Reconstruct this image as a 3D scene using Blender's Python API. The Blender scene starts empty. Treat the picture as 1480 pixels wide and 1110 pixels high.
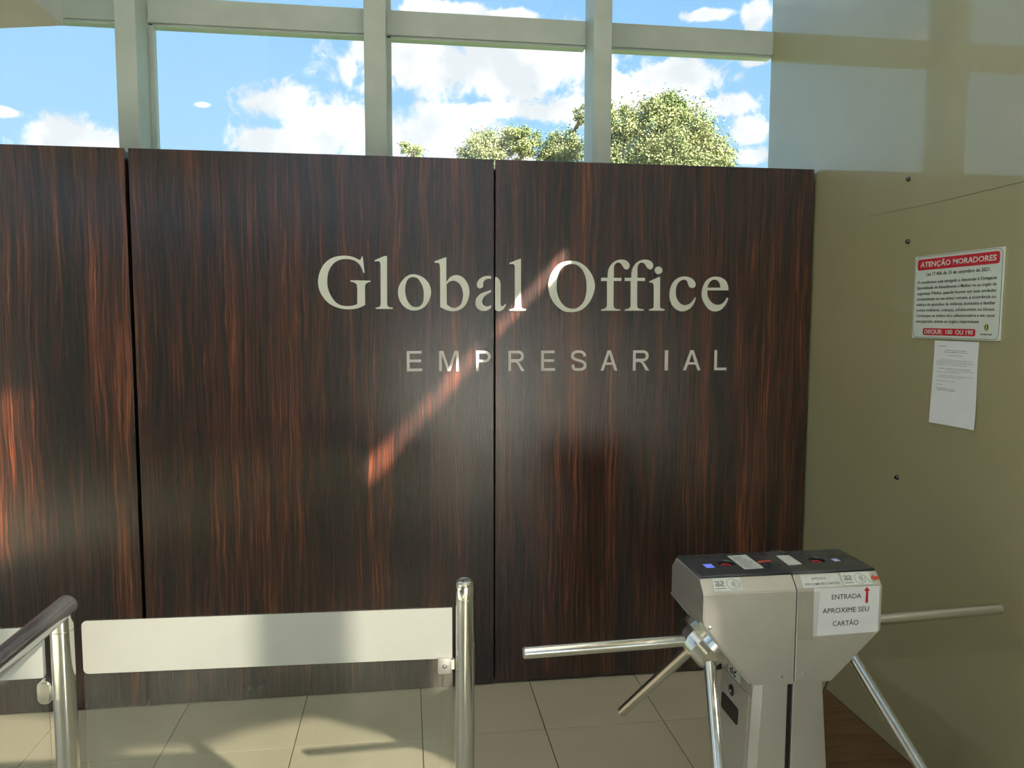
import bpy, bmesh, math, random
from mathutils import Vector, Matrix
random.seed(7)
SC = bpy.context.scene
COL = SC.collection
PI = math.pi

# ------------------------------------------------------------------ camera
YAW, PITCH, ROLL, D, EYE = 0.1372, 0.0852, 0.0026, 3.3081, 1.65
fw = Vector((math.sin(YAW)*math.cos(PITCH), math.cos(YAW)*math.cos(PITCH), -math.sin(PITCH)))
rt = Vector((math.cos(YAW), -math.sin(YAW), 0)); up = rt.cross(fw)
rr = rt*math.cos(ROLL) + up*math.sin(ROLL); uu = up*math.cos(ROLL) - rt*math.sin(ROLL)
cam = bpy.data.cameras.new('camera'); camo = bpy.data.objects.new('camera', cam); COL.objects.link(camo)
cam.sensor_width = 36; cam.lens = 1103.3/1480*36; cam.clip_start = .05; cam.clip_end = 500
m = Matrix(((rr.x, uu.x, -fw.x, 0), (rr.y, uu.y, -fw.y, -D), (rr.z, uu.z, -fw.z, EYE), (0, 0, 0, 1)))
camo.matrix_world = m
SC.camera = camo
# ------------------------------------------------------------------ light & exposure
SC.view_settings.view_transform = 'Standard'; SC.view_settings.look = 'None'
SC.view_settings.gamma = 1; SC.view_settings.use_curve_mapping = False
SC.view_settings.exposure = 0.0
SUN_DIR = Vector((-.98, 1.15, -1.0)).normalized()
sl = bpy.data.lights.new('sun', 'SUN'); sl.energy = 36.0; sl.angle = math.radians(.9); sl.color = (1, .92, .79)
so = bpy.data.objects.new('sun', sl); COL.objects.link(so)
so.rotation_euler = SUN_DIR.to_track_quat('-Z', 'Y').to_euler(); so.location = (8, -9, 9)

BLOBS = [(-0.3724, 0.1934, 0.0428, 0.0189), (-0.3449, 0.1963, 0.0246, 0.0133), (-0.439, 0.2156, 0.0163, 0.0042), (-0.2392, 0.2464, 0.0085, 0.0030), (-0.155, 0.2551, 0.0393, 0.0169), (-0.0978, 0.2371, 0.0507, 0.022), (-0.0558, 0.2256, 0.043, 0.0224), (-0.1397, 0.2107, 0.0583, 0.0159), (-0.0673, 0.3056, 0.0101, 0.0166), (-0.0332, 0.3204, 0.0325, 0.0261), (0.1011, 0.3095, 0.1314, 0.032), (0.0054, 0.3222, 0.0433, 0.0225), (0.18, 0.3173, 0.0611, 0.0288), (0.0482, 0.2291, 0.0706, 0.0227), (0.0044, 0.2239, 0.0481, 0.0323), (0.1187, 0.2585, 0.0969, 0.0088), (0.2156, 0.258, 0.0263, 0.0159), (0.0489, 0.3692, 0.0522, 0.0073), (0.1186, 0.3647, 0.0524, 0.0051), (0.3611, 0.2901, 0.043, 0.0182), (0.2977, 0.2833, 0.051, 0.0139), (0.3992, 0.2585, 0.0326, 0.0101), (0.4286, 0.2254, 0.021, 0.0118), (0.4384, 0.3518, 0.0135, 0.0127), (0.376, 0.3559, 0.0213, 0.005), (0.4304, 0.3032, 0.016, 0.0059), (0.4351, 0.1973, 0.0177, 0.008), (0.0922, 0.2026, 0.0532, 0.0116), (0.2807, 0.2722, 0.0343, 0.0195)]

class NT:
    """tiny node-tree helper"""
    def __init__(s, nt): s.nt = nt
    def n(s, typ, **kw):
        o = s.nt.nodes.new(typ)
        for k, v in kw.items(): setattr(o, k, v)
        return o
    def put(s, sock, v):
        if isinstance(v, bpy.types.NodeSocket): s.nt.links.new(v, sock)
        elif v is not None: sock.default_value = v
    def math(s, op, a, b=None, c=None, clamp=False):
        o = s.n('ShaderNodeMath', operation=op, use_clamp=clamp)
        s.put(o.inputs[0], a); s.put(o.inputs[1], b)
        if c is not None: s.put(o.inputs[2], c)
        return o.outputs[0]
    def vmath(s, op, a, b=None):
        o = s.n('ShaderNodeVectorMath', operation=op); s.put(o.inputs[0], a)
        if b is not None: s.put(o.inputs[1], b)
        return o
    def maprange(s, v, a, b, c=0., d=1., smooth=True):
        o = s.n('ShaderNodeMapRange'); o.interpolation_type = 'SMOOTHSTEP' if smooth else 'LINEAR'
        s.put(o.inputs[0], v)
        for i, x in enumerate((a, b, c, d)): s.put(o.inputs[i+1], x)
        return o.outputs[0]
    def mix(s, f, a, b, blend='MIX'):
        o = s.n('ShaderNodeMix', data_type='RGBA', blend_type=blend)
        s.put(o.inputs[0], f); s.put(o.inputs[6], a); s.put(o.inputs[7], b)
        return o.outputs[2]
    def noise(s, vec, scale, detail=4, rough=.5, dist=0.):
        o = s.n('ShaderNodeTexNoise'); s.put(o.inputs['Vector'], vec)
        o.inputs['Scale'].default_value = scale; o.inputs['Detail'].default_value = detail
        o.inputs['Roughness'].default_value = rough; o.inputs['Distortion'].default_value = dist
        return o.outputs[0]
    def ramp(s, f, stops):
        o = s.n('ShaderNodeValToRGB'); s.put(o.inputs[0], f); r = o.color_ramp
        while len(r.elements) < len(stops): r.elements.new(.5)
        for e, (p_, c_) in zip(r.elements, stops): e.position = p_; e.color = (*c_, 1)
        return o.outputs[0]

# sky: a blue gradient with cumulus clouds all round; those in view sit where they drift in the picture
world = bpy.data.worlds.new('sky'); SC.world = world; world.use_nodes = True
w = NT(world.node_tree); world.node_tree.nodes.clear()
tc = w.n('ShaderNodeTexCoord'); nrm = w.vmath('NORMALIZE', tc.outputs['Generated']).outputs[0]
sep = w.n('ShaderNodeSeparateXYZ'); w.put(sep.inputs[0], nrm)
az = w.math('ARCTAN2', sep.outputs[0], sep.outputs[1]); el = w.math('ARCSINE', sep.outputs[2])
cmb = w.n('ShaderNodeCombineXYZ'); w.put(cmb.inputs[0], az); w.put(cmb.inputs[1], el)
ae = cmb.outputs[0]
dens = None
for (a, e, ra, re_) in BLOBS:
    d_ = w.vmath('SUBTRACT', ae, (a, e, 0)).outputs[0]
    d_ = w.vmath('MULTIPLY', d_, (1/ra, 1/re_, 0)).outputs[0]
    l_ = w.math('SUBTRACT', 1.25, w.vmath('LENGTH', d_).outputs['Value'])
    dens = l_ if dens is None else w.math('SMOOTH_MAX', dens, l_, .3)
# far from the picture's own clouds a plain noise field makes the rest of the sky
stre = w.vmath('MULTIPLY', nrm, (1, 1, 2.4)).outputs[0]
far = w.math('MULTIPLY', w.math('SUBTRACT', w.noise(stre, 2.3, 3, .5), .55), 7.)
inview = w.math('MULTIPLY', w.maprange(w.math('ABSOLUTE', w.math('SUBTRACT', az, .02)), .52, .62, 0., 1.), 1.)
far = w.math('ADD', far, w.math('MULTIPLY', w.math('SUBTRACT', inview, 1.), w.maprange(el, .40, .5, 4., 0.)))
dens = w.math('MAXIMUM', dens, far)
fn = w.noise(ae, 22., 6, .62, .6)
fn2 = w.noise(ae, 60., 5, .6)
puff = w.math('ADD', w.math('MULTIPLY', w.math('SUBTRACT', fn, .5), 3.2), w.math('MULTIPLY', w.math('SUBTRACT', fn2, .5), 1.0))
cl = w.math('ADD', dens, puff)
cover = w.maprange(cl, -.35, .40)
shade = w.noise(w.vmath('ADD', ae, (.01, -.012, 3.)).outputs[0], 15., 4, .5)
cloudcol = w.mix(w.maprange(shade, .38, .62), (.90, .91, .93, 1), (1.2, 1.19, 1.17, 1))
skyc = w.ramp(w.math('MULTIPLY', el, 1/1.5708), [(0, (.56, .80, .98)), (.13, (.43, .74, 1.0)), (.26, (.27, .58, .96)), (.6, (.12, .32, .72)), (1, (.07, .2, .5))])
lef = w.maprange(az, -.5, .35, .45, 0.)
skyc = w.mix(lef, skyc, (.46, .74, 1.0, 1))
col = w.mix(w.math('MULTIPLY', cover, .96), skyc, cloudcol)
below = w.maprange(el, -.02, .0)
col = w.mix(below, (.16, .17, .12, 1), col)
bg = w.n('ShaderNodeBackground'); w.put(bg.inputs[0], col); bg.inputs[1].default_value = 1.12
wo = w.n('ShaderNodeOutputWorld'); w.nt.links.new(bg.outputs[0], wo.inputs[0])
world.cycles.sampling_method = 'MANUAL'; world.cycles.sample_map_resolution = 512

# ------------------------------------------------------------------ helpers
def tag(o, label=None, cat=None, group=None, kind=None):
    if label: o['label'] = label
    if cat: o['category'] = cat
    if group: o['group'] = group
    if kind: o['kind'] = kind
    return o
def empty(name, loc=(0, 0, 0), label=None, cat=None, group=None, kind=None):
    o = bpy.data.objects.new(name, None); COL.objects.link(o); o.location = loc; o.empty_display_size = .1
    return tag(o, label, cat, group, kind)
def finish(bm, smooth=None):
    bmesh.ops.recalc_face_normals(bm, faces=bm.faces)
    if smooth is not None:
        for f in bm.faces: f.smooth = True
        for e in bm.edges:
            if len(e.link_faces) == 2 and e.calc_face_angle(0) > math.radians(smooth): e.smooth = False
def obj(name, bm, mat, parent=None, smooth=None, kind=None, off=None):
    """link a bmesh as one mesh object; coordinates are world ones, re-based on the parent's location"""
    finish(bm, smooth)
    me = bpy.data.meshes.new(name)
    if parent is not None:
        pl_ = Vector(parent.location); q = parent.parent
        while q is not None: pl_ += Vector(q.location); q = q.parent
        bmesh.ops.translate(bm, vec=-pl_, verts=bm.verts)
    elif off is not None: bmesh.ops.translate(bm, vec=-Vector(off), verts=bm.verts)
    bm.to_mesh(me); bm.free(); me.materials.append(mat)
    o = bpy.data.objects.new(name, me); COL.objects.link(o)
    if parent is not None: o.parent = parent
    elif off is not None: o.location = off
    if kind: o['kind'] = kind
    return o
def box(bm, x0, x1, y0, y1, z0, z1, bev=0, seg=2):
    b = bmesh.new()
    bmesh.ops.create_cube(b, size=1, matrix=Matrix.Translation(((x0+x1)/2, (y0+y1)/2, (z0+z1)/2)) @ Matrix.Diagonal((x1-x0, y1-y0, z1-z0, 1)))
    if bev: bmesh.ops.bevel(b, geom=b.edges[:], offset=bev, segments=seg, affect='EDGES', profile=.5)
    merge(bm, b); return bm
def merge(bm, b, M=None):
    if M is not None: bmesh.ops.transform(b, matrix=M, verts=b.verts)
    me = bpy.data.meshes.new('tmp'); b.to_mesh(me); b.free(); bm.from_mesh(me); bpy.data.meshes.remove(me)
def B(): return bmesh.new()
def bx(*a, **k): return box(B(), *a, **k)
def frame_from(dirv):
    z = Vector(dirv).normalized(); x = z.orthogonal().normalized(); y = z.cross(x)
    return Matrix(((x.x, y.x, z.x), (x.y, y.y, z.y), (x.z, y.z, z.z))).to_4x4()
def lathe(bm, p0, dirv, prof, n=32, cap=True):
    """prof: [(distance along dirv, radius)]"""
    M = Matrix.Translation(Vector(p0)) @ frame_from(dirv)
    rings = []
    for d_, r_ in prof:
        rings.append([bm.verts.new(M @ Vector((r_*math.cos(2*PI*i/n), r_*math.sin(2*PI*i/n), d_))) for i in range(n)])
    for a, b in zip(rings, rings[1:]):
        for i in range(n): bm.faces.new((a[i], a[(i+1) % n], b[(i+1) % n], b[i]))
    if cap: bm.faces.new(rings[0][::-1]); bm.faces.new(rings[-1])
    return bm
def tube(bm, p0, p1, r, bev=.0015, n=32):
    p0, p1 = Vector(p0), Vector(p1); L = (p1-p0).length
    return lathe(bm, p0, p1-p0, [(0, r-bev), (bev, r), (L-bev, r), (L, r-bev)], n)
def sweep(bm, pts, r, n=24):
    """round bar along a smooth path"""
    pts = [Vector(p) for p in pts]; rings = []
    ref = None
    for i, p_ in enumerate(pts):
        t = (pts[min(i+1, len(pts)-1)] - pts[max(i-1, 0)]).normalized()
        if ref is None: ref = t.orthogonal().normalized()
        ref = (ref - t*ref.dot(t)).normalized(); y = t.cross(ref)
        rings.append([bm.verts.new(p_ + r*(math.cos(2*PI*k/n)*ref + math.sin(2*PI*k/n)*y)) for k in range(n)])
    for a, b in zip(rings, rings[1:]):
        for i in range(n): bm.faces.new((a[i], a[(i+1) % n], b[(i+1) % n], b[i]))
    bm.faces.new(rings[0][::-1]); bm.faces.new(rings[-1]); return bm
def prism(bm, poly, axis, a, b, bev=0):
    """poly in the two other axes, extruded along axis from a to b"""
    def P(u, v, t): return {'x': (t, u, v), 'y': (u, t, v), 'z': (u, v, t)}[axis]
    q = bmesh.new()
    lo = [q.verts.new(P(u, v, a)) for u, v in poly]; hi = [q.verts.new(P(u, v, b)) for u, v in poly]
    q.faces.new(lo); q.faces.new(hi[::-1]); n = len(poly)
    for i in range(n): q.faces.new((lo[i], hi[i], hi[(i+1) % n], lo[(i+1) % n]))
    if bev: bmesh.ops.bevel(q, geom=q.edges[:], offset=bev, segments=2, affect='EDGES')
    merge(bm, q); return bm
def filled(contours, depth, M):
    """flat shape with holes (even-odd), extruded, as a bmesh; M places it"""
    cu = bpy.data.curves.new('tmp', 'CURVE'); cu.dimensions = '2D'; cu.fill_mode = 'BOTH'; cu.extrude = depth/2
    for c in contours:
        s = cu.splines.new('POLY'); s.points.add(len(c)-1)
        for i, (x, y) in enumerate(c): s.points[i].co = (x, y, 0, 1)
        s.use_cyclic_u = True
    return curve_bm(cu, M)
def curve_bm(cu, M):
    o = bpy.data.objects.new('tmp', cu); COL.objects.link(o)
    dg = bpy.context.evaluated_depsgraph_get(); me = o.evaluated_get(dg).to_mesh()
    b = bmesh.new(); b.from_mesh(me); bmesh.ops.remove_doubles(b, verts=b.verts, dist=1e-6)
    bmesh.ops.transform(b, matrix=M, verts=b.verts)
    bpy.data.objects.remove(o); bpy.data.curves.remove(cu); return b
CAPH = None
def text_bm(s, M, height=None, width=None, bold=0., depth=.0003, x0=0., y0=0., align='LEFT', res=3):
    """lettering: scaled so the cap height / overall width come out as asked, lower left at x0,y0 of M"""
    cu = bpy.data.curves.new('tmp', 'FONT'); cu.body = s; cu.size = 1; cu.offset = bold; cu.resolution_u = res; cu.fill_mode = 'FRONT' if depth == 0 else 'BOTH'
    b = curve_bm(cu, Matrix())
    global CAPH
    if CAPH is None:
        CAPH = .7; q = text_bm('H', Matrix(), width=None, height=.7, depth=0); CAPH = max(v.co.y for v in q.verts); print('CAPH', CAPH)
    if not b.verts: return b
    xs = [v.co.x for v in b.verts]; ys = [v.co.y for v in b.verts]
    sx = width/(max(xs)-min(xs)) if width else None
    sy = height/CAPH if height else sx
    if sx is None: sx = sy
    ox = {'LEFT': min(xs), 'CENTER': (min(xs)+max(xs))/2, 'RIGHT': max(xs)}[align]
    for v in b.verts: v.co = Vector(((v.co.x-ox)*sx + x0, v.co.y*sy + y0, 0))
    if depth:
        r = bmesh.ops.extrude_face_region(b, geom=b.faces[:])
        bmesh.ops.translate(b, vec=(0, 0, depth), verts=[g for g in r['geom'] if isinstance(g, bmesh.types.BMVert)])
    bmesh.ops.transform(b, matrix=M, verts=b.verts); return b
def plane_matrix(o, x, y):
    """local x -> x, local y -> y, local z -> x cross y, origin o"""
    x, y = Vector(x).normalized(), Vector(y).normalized(); z = x.cross(y)
    M = Matrix(((x.x, y.x, z.x), (x.y, y.y, z.y), (x.z, y.z, z.z))).to_4x4(); M.translation = Vector(o); return M
def rrect(x0, y0, x1, y1, r, n=5):
    if r <= 0: return [(x0, y0), (x1, y0), (x1, y1), (x0, y1)]
    out = []
    for cx, cy, a0 in ((x1-r, y0+r, -90), (x1-r, y1-r, 0), (x0+r, y1-r, 90), (x0+r, y0+r, 180)):
        for i in range(n+1):
            a = math.radians(a0 + 90*i/n); out.append((cx+r*math.cos(a), cy+r*math.sin(a)))
    return out

# ------------------------------------------------------------------ materials
def mat(name, col=(.5, .5, .5), rough=.5, metal=0., spec=.5, coat=0., coatr=.05, emis=None, es=0.):
    m_ = bpy.data.materials.new(name); m_.use_nodes = True
    b = m_.node_tree.nodes['Principled BSDF']
    b.inputs['Base Color'].default_value = (*col, 1); b.inputs['Roughness'].default_value = rough
    b.inputs['Metallic'].default_value = metal; b.inputs['Specular IOR Level'].default_value = spec
    b.inputs['Coat Weight'].default_value = coat; b.inputs['Coat Roughness'].default_value = coatr
    if emis: b.inputs['Emission Color'].default_value = (*emis, 1); b.inputs['Emission Strength'].default_value = es
    return m_
def nodes(m_): return NT(m_.node_tree), m_.node_tree.nodes['Principled BSDF']
def bump(t, b, h, strength, dist=.001):
    n_ = t.n('ShaderNodeBump'); n_.inputs['Strength'].default_value = strength; n_.inputs['Distance'].default_value = dist
    t.put(n_.inputs['Height'], h); t.put(b.inputs['Normal'], n_.outputs[0])
def mottled(m_, c1, c2, scale, rough=None, vecscale=(1, 1, 1), detail=5):
    t, b = nodes(m_); tc_ = t.n('ShaderNodeTexCoord')
    v = t.vmath('MULTIPLY', tc_.outputs['Object'], vecscale).outputs[0]
    f = t.noise(v, scale, detail, .55)
    t.put(b.inputs['Base Color'], t.mix(t.maprange(f, .35, .65), (*c1, 1), (*c2, 1)))
    if rough: t.put(b.inputs['Roughness'], t.maprange(f, .3, .7, rough[0], rough[1]))
    return f

# striped dark ebony veneer, grain upright
M_wood = mat('ebony_veneer', rough=.42, spec=.18, coat=1., coatr=.22)
M_wood.node_tree.nodes['Principled BSDF'].inputs['Coat IOR'].default_value = 1.62
t, b = nodes(M_wood); tc_ = t.n('ShaderNodeTexCoord'); oi = t.n('ShaderNodeObjectInfo')
seedv = t.n('ShaderNodeCombineXYZ'); t.put(seedv.inputs[0], t.math('MULTIPLY', oi.outputs['Random'], 37.)); t.put(seedv.inputs[1], t.math('MULTIPLY', oi.outputs['Random'], 11.))
P0 = t.vmath('ADD', tc_.outputs['Object'], seedv.outputs[0]).outputs[0]
warp = t.noise(t.vmath('MULTIPLY', P0, (8., 1., 2.0)).outputs[0], 1., 3, .5)
wv = t.n('ShaderNodeCombineXYZ'); t.put(wv.inputs[0], t.math('MULTIPLY', t.math('SUBTRACT', warp, .5), .060))
P1 = t.vmath('ADD', P0, wv.outputs[0]).outputs[0]
broad = t.noise(t.vmath('MULTIPLY', P1, (9., 1., .45)).outputs[0], 1., 2, .5)
mid = t.noise(t.vmath('MULTIPLY', P1, (88., 1., 1.7)).outputs[0], 1., 4, .6)
fine = t.noise(t.vmath('MULTIPLY', P1, (330., 1., 4.5)).outputs[0], 1., 4, .65)
g_ = t.math('ADD', t.math('ADD', t.math('MULTIPLY', broad, .60), t.math('MULTIPLY', mid, .75)), t.math('MULTIPLY', fine, .65))
c_ = t.ramp(t.maprange(g_, .72, 1.32, 0., 1., False), [(0, (.003, .002, .002)), (.30, (.009, .004, .003)), (.46, (.024, .007, .0045)), (.62, (.064, .017, .008)), (.79, (.16, .044, .016)), (1, (.32, .10, .038))])
t.put(b.inputs['Base Color'], c_)
bump(t, b, fine, .08, .0006)
M_wood_edge = mat('dark_veneer_edge', (.012, .008, .008), .5)

# glossy olive-beige laminate
M_wall = mat('olive_laminate', rough=.4, spec=.5, coat=.9, coatr=.045)
mottled(M_wall, (.345, .318, .185), (.362, .332, .198), 2.2)
M_wall.node_tree.nodes['Principled BSDF'].inputs['Coat IOR'].default_value = 1.62
M_bolt = mat('dark_bolt_metal', (.10, .10, .09), .3, metal=.9)
mottled(M_bolt, (.08, .08, .075), (.13, .13, .12), 90.)
M_steel = mat('brushed_steel', (.47, .46, .43), .34, metal=.82)
t, b = nodes(M_steel); tc_ = t.n('ShaderNodeTexCoord')
br = t.noise(t.vmath('MULTIPLY', tc_.outputs['Object'], (12., 12., 700.)).outputs[0], 1., 3, .6)
t.put(b.inputs['Roughness'], t.maprange(br, .3, .7, .30, .46)); bump(t, b, br, .05, .0003)
t.put(b.inputs['Base Color'], t.mix(t.noise(tc_.outputs['Object'], 9., 4, .6), (.60, .60, .58, 1), (.72, .72, .70, 1)))
M_chrome = mat('polished_steel', (.66, .66, .63), .12, metal=1.)
t, b = nodes(M_chrome); tc_ = t.n('ShaderNodeTexCoord')
sm = t.noise(tc_.outputs['Object'], 26., 5, .6); t.put(b.inputs['Roughness'], t.maprange(sm, .3, .7, .09, .2))
M_rail = mat('worn_handrail_steel', (.50, .52, .55), .3, metal=.85)
t, b = nodes(M_rail); tc_ = t.n('ShaderNodeTexCoord'); sm = t.noise(tc_.outputs['Object'], 14., 4, .6); t.put(b.inputs['Roughness'], t.maprange(sm, .3, .7, .17, .21))
M_satin = mat('satin_letter_metal', (.60, .60, .53), .5, metal=.25)
mottled(M_satin, (.66, .67, .60), (.71, .72, .65), 6.)
M_letter_pale = mat('painted_letter', (.52, .49, .46), .5, metal=.15)
mottled(M_letter_pale, (.66, .62, .59), (.71, .67, .64), 6.)
M_frame = mat('window_frame_paint', rough=.45, spec=.4)
mottled(M_frame, (.43, .49, .47), (.48, .54, .52), 5.)
M_white = mat('grey_plaster', rough=.7); mottled(M_white, (.26, .25, .23), (.30, .29, .26), 3.)
M_ceil = mat('ceiling_paint', rough=.8); mottled(M_ceil, (.70, .69, .66), (.74, .73, .70), 2.)
M_soffit = mat('soffit_paint', rough=.6); mottled(M_soffit, (.54, .54, .50), (.58, .58, .54), 3.)
# porcelain tile
M_tile = mat('polished_beige_tile', rough=.22, spec=.5, coat=.3, coatr=.08)
t, b = nodes(M_tile); tc_ = t.n('ShaderNodeTexCoord'); oi = t.n('ShaderNodeObjectInfo')
sv = t.n('ShaderNodeCombineXYZ'); t.put(sv.inputs[0], t.math('MULTIPLY', oi.outputs['Random'], 50.))
pp = t.vmath('ADD', tc_.outputs['Object'], sv.outputs[0]).outputs[0]
f1 = t.noise(pp, 2.2, 4, .5, 0.)
cA = t.mix(t.maprange(f1, .3, .7), (.51, .465, .355, 1), (.55, .505, .39, 1))
t.put(b.inputs['Base Color'], t.mix(t.maprange(oi.outputs['Random'], 0., 1., 0., .10, False), cA, (.36, .33, .25, 1)))
t.put(b.inputs['Roughness'], t.maprange(f1, .3, .7, .20, .25))
M_grout = mat('dark_grout', rough=.9); mottled(M_grout, (.06, .052, .04), (.09, .08, .06), 30.)
M_plank = mat('brown_wood_plank', rough=.42, spec=.4)
t, b = nodes(M_plank); tc_ = t.n('ShaderNodeTexCoord'); oi = t.n('ShaderNodeObjectInfo')
sv = t.n('ShaderNodeCombineXYZ'); t.put(sv.inputs[0], t.math('MULTIPLY', oi.outputs['Random'], 50.))
pp = t.vmath('MULTIPLY', t.vmath('ADD', tc_.outputs['Object'], sv.outputs[0]).outputs[0], (3., 45., 3.)).outputs[0]
gr = t.noise(pp, 1., 6, .65, .5)
cA = t.ramp(gr, [(.2, (.055, .028, .013)), (.5, (.135, .075, .034)), (.8, (.22, .13, .062))])
t.put(b.inputs['Base Color'], t.mix(t.math('MULTIPLY', oi.outputs['Random'], .5), cA, (.09, .045, .02, 1)))
bump(t, b, gr, .2, .001)
M_dark = mat('dark_glass_top', (.035, .042, .05), .28, coat=.3, coatr=.15)
mottled(M_dark, (.042, .050, .060), (.055, .063, .074), 5., (.25, .33))
M_black = mat('black_plastic', (.01, .01, .011), .4); mottled(M_black, (.008, .008, .009), (.014, .014, .015), 40.)
M_paper = mat('white_paper', rough=.8, spec=.2); mottled(M_paper, (.74, .76, .80), (.78, .80, .84), 9.)
M_signw = mat('white_sign_board', rough=.4, spec=.4); mottled(M_signw, (.60, .65, .62), (.64, .69, .66), 9.)
M_sticker = mat('pale_sticker', rough=.45, spec=.4); mottled(M_sticker, (.70, .76, .72), (.76, .82, .78), 20.)
M_red = mat('sign_red', rough=.45); mottled(M_red, (.52, .018, .035), (.56, .022, .04), 12.)
M_orange = mat('orange_sticker', rough=.45); mottled(M_orange, (.60, .09, .05), (.66, .12, .07), 12.)
M_ink = mat('printed_ink', (.02, .02, .022), .6); mottled(M_ink, (.016, .016, .018), (.026, .026, .028), 40.)
M_greyink = mat('faded_print', (.24, .24, .26), .7); mottled(M_greyink, (.22, .22, .24), (.29, .29, .31), 60.)
M_yellow = mat('emblem_yellow', (.55, .42, .03), .5); mottled(M_yellow, (.5, .38, .03), (.58, .45, .04), 40.)
M_green = mat('emblem_green', (.03, .15, .05), .5); mottled(M_green, (.03, .14, .05), (.04, .17, .06), 40.)
M_frost = mat('frosted_white_film', rough=.5, spec=.4); mottled(M_frost, (.44, .465, .44), (.48, .505, .48), 3.)
M_bluelamp = mat('blue_indicator_light', (.05, .06, .3), .3, emis=(.18, .26, 1.), es=.75)
M_redlamp = mat('red_scanner_light', (.25, .005, .01), .3, emis=(1., .02, .05), es=.22)
M_palelamp = mat('pale_indicator_window', (.30, .34, .45), .2, emis=(.45, .55, .9), es=.25)
M_card = mat('white_card', rough=.4); mottled(M_card, (.66, .69, .68), (.72, .75, .74), 20.)
M_lightframe = mat('fill_light_housing', (.8, .8, .8), .4); mottled(M_lightframe, (.78, .78, .78), (.82, .82, .82), 20.)
M_fill_light = mat('fill_light_diffuser', (.9, .9, .85), .5, emis=(1., .95, .86), es=3.6)  # glow of the added ceiling fill lights
M_leaf = mat('tree_leaf', rough=.6, spec=.2)
t, b = nodes(M_leaf); tc_ = t.n('ShaderNodeTexCoord')
f = t.noise(tc_.outputs['Object'], 1.1, 4, .6); t.put(b.inputs['Base Color'], t.mix(t.maprange(f, .35, .65), (.12, .17, .06, 1), (.27, .29, .13, 1)))
b.inputs['Transmission Weight'].default_value = 0.
M_bark = mat('tree_bark', rough=.9); mottled(M_bark, (.10, .075, .05), (.2, .16, .11), 8., vecscale=(3, 3, .5))
M_lawn = mat('lawn', rough=.9); mottled(M_lawn, (.06, .10, .025), (.11, .15, .05), 3.)
M_pave = mat('outdoor_paving', rough=.8); mottled(M_pave, (.68, .66, .61), (.74, .72, .67), 5.)
def glassmat(name, tint=(.97, .985, .97), gloss=1., rough=.0, haze=0.):
    """thin pane: light goes straight through, the surface mirrors by Fresnel, a trace of dust scatters"""
    m_ = bpy.data.materials.new(name); m_.use_nodes = True; nt = m_.node_tree; nt.nodes.clear(); t = NT(nt)
    tr = t.n('ShaderNodeBsdfTransparent'); tr.inputs[0].default_value = (*tint, 1)
    gl = t.n('ShaderNodeBsdfGlossy'); gl.inputs['Roughness'].default_value = rough; gl.inputs[0].default_value = (1, 1, 1, 1)
    df = t.n('ShaderNodeBsdfDiffuse'); df.inputs[0].default_value = (.7, .72, .68, 1)
    tc_ = t.n('ShaderNodeTexCoord')
    m0 = t.n('ShaderNodeMixShader'); t.put(m0.inputs[0], t.maprange(t.noise(tc_.outputs['Object'], 3.5, 5, .6), .35, .7, haze*.4, haze)); t.put(m0.inputs[1], tr.outputs[0]); t.put(m0.inputs[2], df.outputs[0])
    ge = t.n('ShaderNodeNewGeometry')      # Schlick reflectance from the angle, alike on both faces of the pane
    c0 = t.math('ABSOLUTE', t.vmath('DOT_PRODUCT', ge.outputs['Normal'], ge.outputs['Incoming']).outputs['Value'])
    sch = t.math('MULTIPLY_ADD', t.math('POWER', t.math('SUBTRACT', 1., c0), 5.), .96, .04)
    m1 = t.n('ShaderNodeMixShader'); t.put(m1.inputs[0], t.math('MULTIPLY', sch, gloss)); t.put(m1.inputs[1], m0.outputs[0]); t.put(m1.inputs[2], gl.outputs[0])
    o = t.n('ShaderNodeOutputMaterial'); t.put(o.inputs[0], m1.outputs[0]); return m_
M_glass = glassmat('window_glass', (.96, .98, .985), .9, 0, .012)
M_gateglass = glassmat('clear_barrier_glass', (.93, .955, .93), 1.0, .01, .035)
M_tint = glassmat('sun_dimmer_glass', (.39, .38, .365), 1., 0, .0)  # added only to dim the sun through the shaped openings
M_tint_pale = glassmat('pale_sun_dimmer_glass', (.75, .72, .62), 1., 0, .0)
M_tape = glassmat('clear_tape', (.975, .975, .965), 1.0, .25, .04)
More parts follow.
